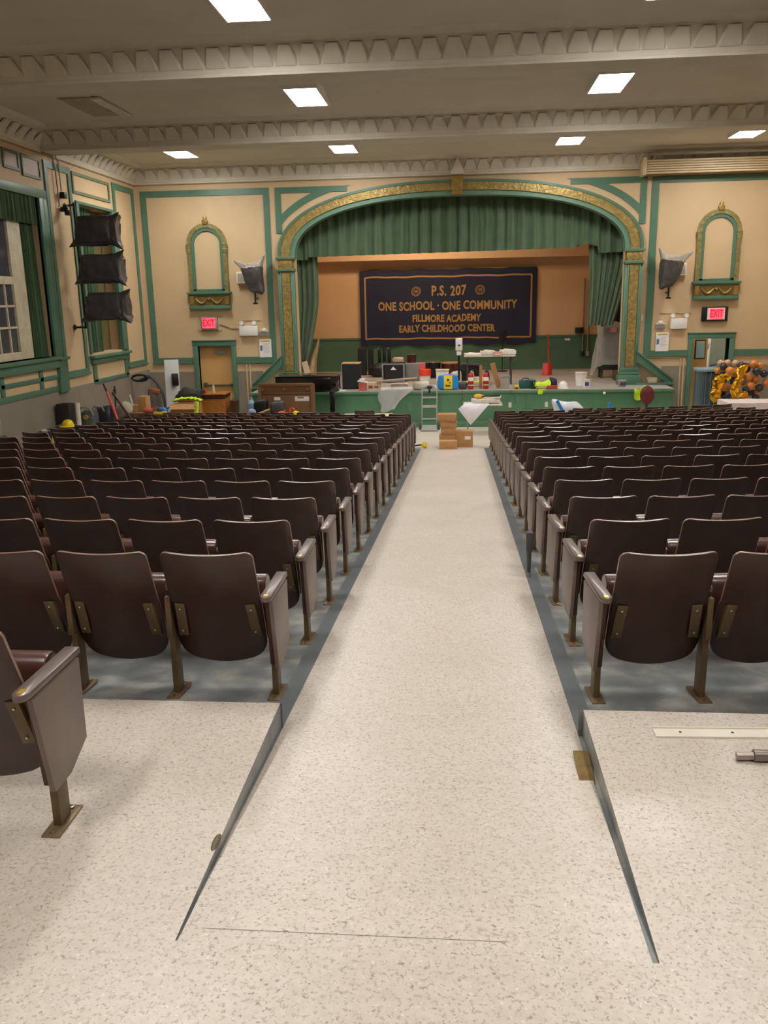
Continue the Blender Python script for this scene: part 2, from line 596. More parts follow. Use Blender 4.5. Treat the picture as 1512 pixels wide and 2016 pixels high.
struct('ceiling', M().box(XL - 0.3, XR + 0.3, -4.8, DW + 0.3, HC, HC + 0.15), PLASTER)

# wainscots
bw = M()
for x0, x1 in ((XL, DL[0] - 0.13), (DL[1] + 0.13, -5.0), (4.95, DR[0] - 0.13), (DR[1] + 0.13, XR)):
    bw.box(x0, x1, DW - 0.015, DW, ZF, 0.12)
struct('baseboard_front', bw, WAINS)
b2 = M()
b2.add([(XL + 0.015, -4.5, -1.4), (XL + 0.015, DW, -1.4), (XL + 0.015, DW, 0.19), (XL + 0.015, -4.5, 0.19)], [(0, 1, 2, 3)])
b2.add([(XL + 0.015, -4.5, 0.19), (XL + 0.015, DW, 0.19), (XL, DW, 0.19), (XL, -4.5, 0.19)], [(0, 1, 2, 3)])
struct('baseboard_left', b2, WAINS)

# ------------------------------------------------------------------ ceiling beams, cornices


def cornice(p0, p1, inward, z0=4.68, spacing=0.31):
    """moulding along p0->p1 (xy), inward = unit normal into the room"""
    p0, p1, n = Vector((*p0, 0)), Vector((*p1, 0)), Vector((*inward, 0))
    dz = HC - z0
    prof = [(0, 0), (0.035, 0), (0.035, 0.03), (0.02, 0.05), (0.03, 0.10), (0.045, 0.16), (0.085, 0.25), (0.16, 0.31), (0.20, 0.325), (0.20, 0.345), (0.27, 0.36), (0.33, 0.385), (0.36, dz), (0, dz)]
    m = M()
    a = [p0 + n * d + Vector((0, 0, z0 + h)) for d, h in prof]
    b = [p1 + n * d + Vector((0, 0, z0 + h)) for d, h in prof]
    k = len(prof)
    m.add(a + b, [(i, i + 1, k + i + 1, k + i) for i in range(k - 1)])
    t = (p1 - p0)
    L = t.length
    t.normalize()
    cnt = int(L / spacing)
    for i in range(cnt):
        c = p0 + t * ((i + 0.5) * L / cnt)
        # shield shaped leaf: broad at its foot, narrow and overhanging at its head
        vs = []
        for hw, d, h in ((0.152, 0.044, 0.115), (0.148, 0.076, 0.158), (0.120, 0.132, 0.227), (0.092, 0.194, 0.289), (0.082, 0.214, 0.314)):
            vs += [c - t * hw + n * (d - 0.028) + Vector((0, 0, z0 + h)), c - t * hw * 0.82 + n * d + Vector((0, 0, z0 + h - 0.012)), c + t * hw * 0.82 + n * d + Vector((0, 0, z0 + h - 0.012)), c + t * hw + n * (d - 0.028) + Vector((0, 0, z0 + h))]
        fs = []
        for j in range(4):
            for q in range(3):
                fs.append((j * 4 + q, j * 4 + q + 1, (j + 1) * 4 + q + 1, (j + 1) * 4 + q))
        fs.append((0, 1, 2, 3))
        m.add(vs, fs)
    return m


BEAMS = [(2.50, 3.00), (7.27, 7.77), (12.05, 12.55), (16.84, 17.34)]
ZB = 4.70
for i, (y0, y1) in enumerate(BEAMS):
    m = M().box(XL, XR, y0, y1, ZB, HC)
    m.join(cornice((XL, y0), (XR, y0), (0, -1), ZB))
    m.join(cornice((XR, y1), (XL, y1), (0, 1), ZB))
    struct('ceiling_beam', m, PLASTER2)
bays = [(-4.5, 2.5), (3.0, 7.27), (7.77, 12.05), (12.55, 16.84), (17.34, DW)]
tn = 1
m = M()
for y0, y1 in bays:
    m.join(cornice((XL, y1), (XL, y0), (1, 0)))
struct('trim_1', m, PLASTER2)
m = M()
for y0, y1 in bays:
    m.join(cornice((XR, y0), (XR, y1), (-1, 0)))
struct('trim_2', m, PLASTER2)
struct('trim_3', cornice((XL, DW), (XR, DW), (0, -1)), PLASTER2)
# small picture rail under the cornice
m = M().box(XL, XR, DW - 0.03, DW, 4.655, 4.685)
m.box(XL, XL + 0.03, -4.5, DW, 4.655, 4.685)
struct('trim_4', m, mat('brown_picture_rail', '#a08a62', 0.6))

# ------------------------------------------------------------------ green wall panels


def frame(m, u0, u1, z0, z1, wd, plane, d0, d1, mi=0):
    """rectangular moulding frame"""
    def bx(a0, a1, c0, c1):
        if plane == 'xz':
            m.box(a0, a1, d0, d1, c0, c1, mi)
        else:
            m.box(d0, d1, a0, a1, c0, c1, mi)
    bx(u0, u1, z1 - wd, z1)
    bx(u0, u1, z0, z0 + wd)
    bx(u0, u0 + wd, z0 + wd, z1 - wd)
    bx(u1 - wd, u1, z0 + wd, z1 - wd)


F0, F1 = DW - 0.025, DW
m = M()
# big panel left of the stage: broken by the door
m.box(-7.85, -4.63, F0, F1, 4.38, 4.525)
m.box(-7.85, -7.71, F0, F1, 0.48, 4.38)
m.box(-4.77, -4.63, F0, F1, 0.48, 4.38)
m.box(-7.85, -6.80, F0, F1, 0.33, 0.48)
m.box(-5.66, -4.63, F0, F1, 0.33, 0.48)
m.box(-5.66, -4.60, F0 - 0.03, F1 - 0.001, 0.325, 0.37)
m.box(-7.86, -6.80, F0 - 0.03, F1 - 0.001, 0.325, 0.37)
struct('trim_5', m, GREEN)
m = M()
m.box(4.50, XR, F0, F1, 4.36, 4.50)
m.box(4.50, 4.66, F0, F1, 0.50, 4.36)
m.box(4.50, 5.54, F0, F1, 0.36, 0.50)
m.box(6.66, XR, F0, F1, 0.36, 0.50)
m.box(4.48, 5.54, F0 - 0.03, F1 - 0.001, 0.355, 0.40)
m.box(6.66, XR, F0 - 0.03, F1 - 0.001, 0.355, 0.40)
struct('trim_6', m, GREEN)
# spandrel panels


def spandrel(sign):
    m = M()
    cx = CX + 0.02
    xo = 4.43
    # curved strip between two offset arch curves, clipped to the rectangle
    c1 = [p for p in sup(4.55, 1.84, N=240)]
    pts = []
    for i in range(1, len(c1) - 1):
        x, z = c1[i]
        u = (x - cx) * sign
        if u <= 0.3 or u > xo or z > 4.52:
            continue
        tx, tz = c1[i + 1][0] - c1[i - 1][0], c1[i + 1][1] - c1[i - 1][1]
        L = math.hypot(tx, tz)
        nx, nz_ = tz / L, -tx / L
        if nz_ < 0:
            nx, nz_ = -nx, -nz_
        px, pz = x + nx * 0.15, z + nz_ * 0.15
        pu = min((px - cx) * sign, xo)
        pts.append(((x, z), (cx + sign * pu, min(pz, 4.52))))
    poly = [a for a, b in pts] + [b for a, b in reversed(pts)]
    n = len(pts)
    vs = [(a[0], F0, a[1]) for a, b in pts] + [(b[0], F0, b[1]) for a, b in pts]
    m.add(vs, [(i, i + 1, n + i + 1, n + i) for i in range(n - 1)])
    vs2 = [(a[0], F1, a[1]) for a, b in pts]
    m.add([(a[0], F0, a[1]) for a, b in pts] + vs2, [(i, i + 1, n + i + 1, n + i) for i in range(n - 1)])
    m.add([(b[0], F0, b[1]) for a, b in pts] + [(b[0], F1, b[1]) for a, b in pts], [(i, i + 1, n + i + 1, n + i) for i in range(n - 1)])
    xs = sorted((cx + sign * xo, cx + sign * (xo - 0.14)))
    m.box(xs[0], xs[1], F0 - 0.002, F1, 3.46, 4.52)
    xs = sorted((cx + sign * xo, cx + sign * 2.66))
    m.box(xs[0], xs[1], F0 - 0.001, F1, 4.385, 4.52)
    return m


struct('trim_7', spandrel(-1), GREEN)
struct('trim_8', spandrel(1), GREEN)

# ------------------------------------------------------------------ proscenium arch
pa = thing('proscenium_arch', 'gold and green arch framing the stage on fluted side columns', 'arch', (CX, DW, ZS))
PX, PY, PZ = CX, DW, ZS


def band(o0, o1, y0, y1, N=72):
    """arch band between two offsets of the inner curve, solid"""
    a = sup(4.01 + o0, 1.34 + o0 * 0.83, N=N)
    b = sup(4.01 + o1, 1.34 + o1 * 0.83, N=N)
    k = N + 1
    vs = []
    for pts, y in ((a, y0), (b, y0), (a, y1), (b, y1)):
        vs += [(x - PX, y - PY, z - PZ) for x, z in pts]
    fs = []
    for i in range(N):
        fs += [(i, i + 1, k + i + 1, k + i), (2 * k + i, 3 * k + i, 3 * k + i + 1, 2 * k + i + 1), (i, 2 * k + i, 2 * k + i + 1, i + 1), (k + i, k + i + 1, 3 * k + i + 1, 3 * k + i)]
    return M().add(vs, fs)


GREEN_L = mat('grey_green_arch_edge', '#668a72', 0.45, var=0.06)
band(0.0, 0.11, DW - 0.05, DW).build('inner_moulding', GREEN_L, pa)
band(-0.02, -0.001, DW - 0.05, DW + 0.30).build('soffit_lining', GREEN_L, pa)
band(0.11, 0.33, DW - 0.09, DW).build('gold_band', GOLD, pa)
band(0.33, 0.40, DW - 0.11, DW).build('outer_moulding', GREEN, pa)
k = M().prism([(-0.10, 4.53), (0.13, 4.53), (0.15, 4.97), (-0.12, 4.97)], -0.16, -0.0, 'xz')
k.build('keystone', GOLD_SM, pa, bevel=0.012)
k = M().prism([(-0.15, 4.975), (0.19, 4.975), (0.09, 5.18), (0.05, 5.30), (0.02, 5.36), (-0.01, 5.30), (-0.05, 5.18)], -0.36, -0.1, 'xz')
k.build('finial', PLASTER2, pa, bevel=0.01)
for x0, x1 in ((-4.47, -4.06), (3.94, 4.35)):
    c = (x0 + x1) / 2 - PX
    h = (x1 - x0) / 2
    q = M()
    q.box(c - h, c + h, -0.16, 0, 0.42, 2.86)
    q.box(c - h + 0.06, c - h + 0.085, -0.19, -0.16, 0.42, 2.84)
    q.box(c + h - 0.085, c + h - 0.06, -0.19, -0.16, 0.42, 2.84)
    col = q.build('column', GREEN_L, pa, bevel=0.006)
    M().box(c - h + 0.10, c + h - 0.10, -0.185, -0.16, 0.44, 2.84).build('relief_panel', GOLD, col)
    q = M().box(c - h + 0.02, c + h - 0.02, -0.20, 0, 2.93, 3.14)
    q.box(c - h - 0.03, c + h + 0.03, -0.23, 0, 3.14, 3.21, 1)
    q.box(c - h - 0.02, c + h + 0.02, -0.22, 0, 2.86, 2.93, 1)
    q.build('capital', [GOLD, GREEN], pa, bevel=0.008)
    q = M().box(c - h - 0.07, c + h + 0.07, -0.26, 0, 0.0, 0.24)
    q.box(c - h - 0.04, c + h + 0.04, -0.23, 0, 0.24, 0.31)
    q.box(c - h - 0.02, c + h + 0.02, -0.20, 0, 0.31, 0.42)
    q.build('column_base', GREEN, pa, bevel=0.012)

# ------------------------------------------------------------------ stage shell
struct('floor_stage', M().box(-5.05, 5.0, YST - 0.02, DW, ZS - 0.05, ZS).box(-5.4, 5.3, DW, YB, ZS - 0.05, ZS), STAGE_FLOOR)
ap = M().box(-5.05, 5.0, YST, DW, ZF, ZS - 0.05)
ap.box(-5.08, 5.03, YST - 0.045, YST, ZS - 0.075, ZS - 0.012)
ap.box(-5.05, 5.0, YST - 0.02, YST, ZF, ZF + 0.14)
for x in (-3.2, -1.55, 0.05, 1.6, 3.2):
    ap.box(x - 0.012, x + 0.012, YST - 0.012, YST, ZF + 0.14, ZS - 0.075)
struct('wall_apron', ap, GREEN_APRON, bevel=0.004)
struct('wall_stage_rear', M().box(-5.5, 5.4, YB, YB + 0.2, -0.5, 5.2).box(-5.4, 5.3, YB - 0.40, YB, 2.96, 3.5), STAGE_TAN)
struct('wall_stage_left', M().box(-5.6, -5.4, DW + 0.3, YB + 0.2, -0.5, 5.2), STAGE_TAN)
struct('wall_stage_right', M().box(5.3, 5.5, DW + 0.3, YB + 0.2, -0.5, 5.2), STAGE_TAN)
struct('ceiling_stage', M().box(-5.6, 5.5, DW + 0.3, YB + 0.2, 5.0, 5.2), STAGE_TAN)
q = M().box(-5.4, 5.3, YB - 0.03, YB, ZS, 0.67)
q.box(-5.4, 5.3, YB - 0.05, YB, 0.64, 0.70)
x = -5.2
while x < 5.2:
    q.box(x - 0.008, x + 0.008, YB - 0.036, YB, ZS + 0.12, 0.64)
    x += 0.42
q.box(-5.4, 5.3, YB - 0.045, YB, ZS, ZS + 0.12)
struct('baseboard_stage_rear', q, GREEN_DARK)
# sloping stair cheeks beside the stage, ledges
for i, (xa, za, xb, zb) in enumerate(((-4.47, 0.27, -5.25, -0.30), (4.30, 0.27, 5.20, -0.28))):
    q = M()
    h = 0.20
    q.prism([(xa, za - 0.02), (xb, zb - 0.10), (xb, zb + 0.06), (xa, za + h)], DW - 0.20, DW - 0.12, 'xz')
    q.prism([(xa, za + h), (xb, zb + 0.06), (xb, zb + 0.10), (xa, za + h + 0.04)], DW - 0.24, DW - 0.08, 'xz')
    x0, x1 = sorted((xa, xb))
    q.box(x0, x1, DW - 0.32, DW - 0.06, ZS, ZS + 0.05)
    struct('trim_%d' % (9 + i), q, GREEN, bevel=0.004)

# ------------------------------------------------------------------ doors of the front wall


def door_frame(m, x0, x1, ztop, wd=0.12):
    for a, b in ((x0 - wd, x0), (x1, x1 + wd)):
        m.box(a, b, DW - 0.05, DW + 0.3, ZF, ztop)
    m.box(x0 - wd, x1 + wd, DW - 0.05, DW + 0.3, ztop, ztop + wd)
    m.box(x0 - wd - 0.02, x1 + wd + 0.02, DW - 0.07, DW, ztop + wd, ztop + wd + 0.03)


m = M()
door_frame(m, *DL, DTOP)
d1 = struct('door_1', m, GREEN, bevel=0.006)
leaf = M().box(DL[0], DL[1], DW + 0.12, DW + 0.17, ZF, DTOP).build('door_leaf', DOOR_TAN, d1)
q = M().box(-6.60, -5.84, DW + 0.06, DW + 0.10, -0.27, -0.22).box(-6.60, -6.50, DW + 0.05, DW + 0.12, -0.29, -0.17).box(-5.90, -5.84, DW + 0.05, DW + 0.12, -0.28, -0.20)
q.build('panic_bar', BRONZE, leaf, bevel=0.005)
q = M().box(-6.25, -5.95, DW + 0.06, DW + 0.12, 0.56, 0.64).bar((-6.1, DW + 0.07, 0.66), (-5.85, DW + 0.02, 0.70), 0.02, 0.02)
q.build('door_closer', GREY, leaf, bevel=0.004)
m = M()
door_frame(m, *DR, DTOP)
d2 = struct('door_2', m, GREEN, bevel=0.006)
# hallway behind the right door
hm = M().box(4.9, 8.2, 24.6, 24.8, ZF, 2.2).box(5.5, 5.6, DW + 0.3, 24.6, ZF, 2.2).box(7.4, 7.5, DW + 0.3, 24.6, ZF, 2.2).box(5.5, 7.5, DW + 0.3, 24.8, 2.0, 2.1)
struct('wall_hall', hm, HALLWALL)
struct('floor_hall', M().box(5.5, 7.5, DW + 0.0, 24.8, ZF - 0.02, ZF - 0.001), mat('hall_floor_grey', '#9fb0b3', 0.4))
lf = M().box(0, 0.5, -0.02, 0.02, 0, 1.96).build('door_leaf', DOOR_TAN, d2, loc=(5.72, 22.35, ZF), rot=(0, 0, 0.10), bevel=0.004)
M().box(0.17, 0.44, -0.035, -0.02, 1.42, 1.90).build('window_frame', BLACK, lf)
M().box(0.20, 0.42, -0.04, -0.034, 1.45, 1.87).build('pane', SKYBLUE, lf, label='pale blue door pane')
M().sphere((0.06, -0.05, 0.98), 0.03).build('door_knob', STEEL, lf)
q = M().bar((6.15, 23.6, -0.5), (6.75, 23.6, 0.9), 0.06, 0.05)
struct('trim_11', q, mat('brown_handrail', '#6e5a44', 0.5))
q = M().box(-0.24, 0.24, -0.04, 0.04, 0, 0.95)
solo('notice_board', q, [mat('grey_blue_board', '#8aa0aa', 0.5, var=0.1)], 'grey blue board seen through the open door right of the stage', 'board', (6.60, 22.75, -0.05), 0.1)
q = M().box(-0.28, 0.28, -0.2, 0.2, 0, 1.10)
solo('cabinet', q, [mat('very_dark_green', '#1c3a2c', 0.5)], 'dark green cabinet inside the open door right of the stage', 'cabinet', (6.62, 22.75, ZF), 0, bevel=0.01)

# ------------------------------------------------------------------ left wall woodwork and windows
X0, X1 = XL, XL + 0.03
m = M()
frame(m, 16.90, 18.06, 0.39, 4.57, 0.13, 'yz', X0, X1)
m.box(X0, X1 + 0.03, 16.90, 18.06, 0.39, 0.43)
struct('trim_12', m, GREEN)
m = M()
frame(m, 20.26, 21.57, 0.34, 4.57, 0.13, 'yz', X0, X1)
m.box(X0, X1 + 0.03, 20.26, 21.57, 0.34, 0.38)
struct('trim_13', m, GREEN)
m = M()
frame(m, 18.14, 20.08, 4.10, 4.53, 0.06, 'yz', X0, X1)
struct('trim_14', m, mat('grey_green_moulding', '#6d7d62', 0.5))
# window 1
m = M()
m.box(X0 - 0.05, X1, W1[0] - 0.13, W1[1] + 0.36, W1[3], W1[3] + 0.17)
m.box(X0 - 0.05, X1 + 0.02, W1[1], W1[1] + 0.20, W1[2], W1[3])
m.box(X0 - 0.05, X1, W1[1] + 0.24, W1[1] + 0.36, W1[2], W1[3])
m.box(X0 - 0.05, X1, W1[0] - 0.20, W1[0], W1[2], W1[3])
m.box(X0, X1, W1[0], W1[1] + 0.1, 0.42, 0.50)
m.box(X0, X1 + 0.06, W1[0] - 0.2, W1[1] + 0.38, 0.64, 0.80)
m.box(X0 - 0.33, X1 + 0.12, W1[0] - 0.2, W1[1] + 0.02, 0.80, 0.86)
m.box(X0, X1 + 0.12, W1[1], W1[1] + 0.40, 0.78, 0.84)
m.box(X0, X1, W1[0], W1[1] + 0.2, 0.17, 0.28)
for y in (12.9, 14.35, 15.80):
    m.box(X0, X1, y, y + 0.13, 0.28, 0.64)
m.prism([(16.52, 0.14), (16.92, 0.14), (16.92, 0.80), (16.60, 0.80)], X0, X1 + 0.05, 'yz')
w1 = struct('window_1', m, GREEN, bevel=0.006)
m = M().box(XL - 0.22, XL - 0.16, 14.2, 15.95, 0.88, 3.5, 0)
m.box(XL - 0.34, XL - 0.30, W1[0], W1[1], 0.86, W1[3], 1)
sash = M()
sash.box(XL - 0.16, XL - 0.06, 15.38, 15.84, 0.88, 3.80)
sash.box(XL - 0.16, XL - 0.06, 13.4, 15.38, 0.88, 1.02)
sash.box(XL - 0.16, XL - 0.06, 13.4, 15.38, 2.22, 2.36)
for z in (1.44, 1.82):
    sash.box(XL - 0.14, XL - 0.08, 13.4, 15.38, z, z + 0.04)
for y in (15.08, 14.72, 14.36, 14.0):
    sash.box(XL - 0.14, XL - 0.08, y, y + 0.035, 1.02, 2.22)
sash.build('sash', mat('cream_window_paint', '#d8ceb0', 0.45), w1, bevel=0.004)
M().box(XL - 0.13, XL - 0.11, 13.4, 15.40, 1.0, 3.8).build('pane', GLASS_DARK, w1)
M().box(XL - 0.34, XL - 0.30, W1[0], W1[1], 0.86, W1[3]).build('backing', mat('window_reveal_brown', '#7a5c40', 0.6), w1)
# transoms
m = M()
for y0, y1, z0, z1 in TR + [(14.6, 15.28, 4.27, 4.55)]:
    frame(m, y0, y1, z0, z1, 0.05, 'yz', X0, X1)
w3 = struct('window_3', m, MUNTIN)
m = M()
for y0, y1, z0, z1 in TR + [(14.6, 15.28, 4.27, 4.55)]:
    m.box(X0, X0 + 0.012, y0 + 0.05, y1 - 0.05, z0 + 0.05, z1 - 0.05)
m.build('pane', FROST, w3)
# window 2
m = M()
m.box(X0 - 0.05, X1 + 0.01, W2[0] - 0.06, W2[1] + 0.06, W2[3], W2[3] + 0.06)
m.box(X0 - 0.05, X1 + 0.01, W2[0] - 0.06, W2[0] + 0.06, W2[2], W2[3])
m.box(X0 - 0.05, X1 + 0.03, W2[1] - 0.10, W2[1] + 0.16, W2[2], W2[3])
m.box(X0 - 0.30, X1 + 0.10, W2[0] - 0.10, W2[1] + 0.22, 0.70, 0.76)
m.box(X0, X1 + 0.04, W2[0] - 0.06, W2[1] + 0.20, 0.58, 0.70)
m.box(X0, X1, W2[0] + 0.02, W2[0] + 0.20, 0.18, 0.58)
m.box(X0, X1, W2[1] - 0.02, W2[1] + 0.16, 0.18, 0.58)
m.box(X0, X1, W2[0] + 0.02, W2[1] + 0.16, 0.14, 0.24)
w2 = struct('window_2', m, GREEN, bevel=0.006)
M().box(XL - 0.34, XL - 0.30, W2[0], W2[1], W2[2], W2[3]).build('backing', mat('drab_window_panel', '#6b5f3a', 0.6), w2)


def drape(name, fn_axis, u0, u1, z0, z1, amp, wl, m, label, cat='curtain', base=0.0, tie=None, seed=0, nu=None, group=None, zbot=None):
    """pleated cloth hanging in the plane of fn_axis('x' or 'y'); u along it. tie: function v-> (u0,u1)"""
    L = abs(u1 - u0)
    nu = nu or max(24, int(L / wl * 10))
    nv = 16

    def fn(u, v):
        a, b = (u0, u1) if tie is None else tie(v)
        uu = a + (b - a) * u
        ph = u * L / wl * 2 * PI + 1.6 * nz(u * L * 1.3, seed, 0) + 0.5 * nz(u * 9, v * 2, seed)
        d = amp * (0.75 + 0.5 * nz(u * L * 0.9, 3.1, seed)) * math.sin(ph) * (0.7 + 0.3 * v) + amp * 0.3 * math.sin(ph * 2.3 + seed)
        zz = z1 + ((zbot(u) if zbot else z0) - z1) * v
        return (uu, base + d, zz) if fn_axis == 'x' else (base + d, uu, zz)
    t = 0.008
    mm = M().sheet(fn, nu, nv, t=(0, t, 0) if fn_axis == 'x' else (t, 0, 0))
    cx = (u0 + u1) / 2
    o = mm.build(name, m, angle=80)
    tag(o, label, cat, group)
    # move the origin to the cloth's hanging edge
    org = Vector((cx, base, z1)) if fn_axis == 'x' else Vector((base, cx, z1))
    o.data.transform(Matrix.Translation(-org))
    o.location = org
    return o


drape('window_curtain', 'y', 15.62, 16.40, 0.87, 3.45, 0.03, 0.17, VELVET_D, 'dark green drape hanging at the right side of the large left window', base=XL - 0.08, tie=lambda v: (15.90 + 0.02 * v, 16.34 + 0.10 * v), seed=4)
drape('window_valance', 'y', 13.6, 16.42, 3.33, 3.82, 0.03, 0.16, VELVET_D, 'short dark green pelmet across the top of the large left window', base=XL - 0.005, seed=9)
drape('window_curtain', 'y', 18.32, 19.3, 0.80, 3.88, 0.04, 0.16, VELVET_D, 'dark green drape inside the narrow window behind the bagged stage lights', base=XL - 0.16, seed=12)

# ------------------------------------------------------------------ stage curtains
VY = 22.25
drape('stage_valance', 'x', -4.35, 4.3, 2.92, 4.995, 0.085, 0.30, VELVET, 'long pleated green valance hanging across the top of the stage opening', base=VY, seed=2, nu=420,
      zbot=lambda u: 2.90 + 0.10 * u + (0.10 * max(0, 1 - abs(u - 0.865) / 0.03)) - (0.06 if u < 0.06 else 0) - (0.14 if u > 0.895 else 0))
drape('stage_curtain', 'x', -4.3, -3.6, 0.25, 4.995, 0.05, 0.13, VELVET, 'green stage curtain gathered narrow at its foot on the left of the stage', base=VY + 0.22, seed=5,
      tie=lambda v: (-4.35, -3.62 - 0.36 * max(0, (v - 0.66) / 0.34) ** 1.3))
drape('stage_curtain', 'x', 3.2, 4.3, 1.10, 4.995, 0.055, 0.15, VELVET, 'green stage curtain drawn up and bunched on the right of the stage', base=VY + 0.22, seed=8,
      tie=lambda v: (3.18 + 0.05 * v - 0.03 * math.sin(v * 6), 4.30 - 0.42 * max(0, (v - 0.62) / 0.38)))
q = M().sheet(lambda u, v: (-3.66 - 0.16 * v - (0.03 + 0.27 * v) * (1 - u) + 0.012 * math.sin(9 * v), VY + 0.42 + 0.04 * math.sin(u * 9 + 3 * v), 0.98 - 1.28 * v), 10, 14, t=(0, 0.01, 0))
o = q.build('curtain_lining', LINING, angle=80)
tag(o, 'beige cloth hanging below the left green stage curtain', 'cloth')

# ------------------------------------------------------------------ banner
bx0, bx1, bz0, bz1 = -3.00, 2.30, 0.46, 2.695
bcx, bcz = (bx0 + bx1) / 2, (bz0 + bz1) / 2
BYW = YB - 0.09


def bwave(x, z):
    return 0.018 * math.sin(x * 3.1 + 0.5) * (0.4 + 0.6 * (bz1 - z) / 2.2) + 0.010 * math.sin(x * 7.3 + z * 1.1)


def btop(x):
    return 0.012 * math.sin(x * 4.4) + 0.008 * math.sin(x * 9.1)


bn = thing('banner', 'navy school banner with gold lettering on the rear stage wall', 'banner', (bcx, BYW, bcz))


def bpt(u, v):
    x = bx0 + (bx1 - bx0) * u
    z = bz0 + (bz1 - bz0) * v + btop(x) * (0.4 + 0.6 * v) + (0.03 * math.sin(x * 6.5) * (1 - v) ** 3)
    return (x - bcx, bwave(x, z), z - bcz)


M().sheet(bpt, 90, 24, t=(0, 0.006, 0)).build('cloth', NAVY, bn, angle=80)


def bfix(p):
    x, z = p.x + bcx, p.z + bcz
    return (p.x, bwave(x, z) - 0.010 + p.y, p.z + btop(x) * 0.7)


q = M()
fx0, fx1, fz0, fz1 = -2.84 - bcx, 2.14 - bcx, 0.665 - bcz, 2.48 - bcz
for a, b_ in (((fx0, fz0), (fx1, fz0)), ((fx0, fz1), (fx1, fz1)), ((fx0, fz0), (fx0, fz1)), ((fx1, fz0), (fx1, fz1))):
    n = 60 if a[1] == b_[1] else 14
    hw = 0.024
    vs = []
    for i in range(n + 1):
        x = a[0] + (b_[0] - a[0]) * i / n
        z = a[1] + (b_[1] - a[1]) * i / n
        for sgn in (-1, 1):
            p = Vector((x + (hw * sgn if a[0] == b_[0] else 0), 0, z + (hw * sgn if a[0] != b_[0] else 0)))
            vs.append(bfix(p))
    q.add(vs, [(2 * i, 2 * i + 1, 2 * i + 3, 2 * i + 2) for i in range(n)])
q.build('border_line', BANNER_GOLD, bn)
for text, size, x, z, ws, sp in (('P.S. 207', 0.40, -0.32, 2.05, 0.80, 1.10), ('ONE SCHOOL · ONE COMMUNITY', 0.345, -0.37, 1.615, 0.80, 1.06), ('FILLMORE ACADEMY', 0.285, -0.39, 1.245, 0.80, 1.06), ('EARLY CHILDHOOD CENTER', 0.285, -0.385, 0.945, 0.80, 1.06)):
    lettering(text, size, 'lettering', BANNER_GOLD, bn, fn=bfix, wscale=ws * 0.92, bold=0.012, loc=(x - bcx, 0, z - bcz), depth=0.001, spacing=sp)
for x, z in ((-1.30, 2.045), (0.62, 2.065)):
    q = M()
    N = 32
    for r0, r1 in ((0.128, 0.142), (0.086, 0.096)):
        vs = []
        for i in range(N):
            t = 2 * PI * i / N
            for r in (r0, r1):
                vs.append(bfix(Vector((x - bcx + r * math.cos(t), 0, z - bcz + r * math.sin(t)))))
        q.add(vs, [(2 * i, 2 * i + 1, (2 * i + 3) % (2 * N), (2 * i + 2) % (2 * N)) for i in range(N)])
    for i in range(18):        # ring of small marks between the circles
        t = 2 * PI * i / 18
        q.add([bfix(Vector((x - bcx + r * math.cos(t + d), 0, z - bcz + r * math.sin(t + d)))) for r, d in ((0.104, -0.08), (0.104, 0.08), (0.120, 0.08), (0.120, -0.08))], [(0, 1, 2, 3)])
    for px, pz, w_, h_ in ((0, 0.035, 0.10, 0.012), (0, 0.0, 0.12, 0.018), (0, -0.035, 0.085, 0.012), (-0.03, 0.0, 0.016, 0.075), (0.03, 0.0, 0.016, 0.075)):
        q.add([bfix(Vector((x - bcx + px + a * w_ / 2, 0, z - bcz + pz + b_ * h_ / 2))) for a, b_ in ((-1, -1), (1, -1), (1, 1), (-1, 1))], [(0, 1, 2, 3)])
    q.build('round_seal', BANNER_GOLD, bn)

# ------------------------------------------------------------------ wall niches


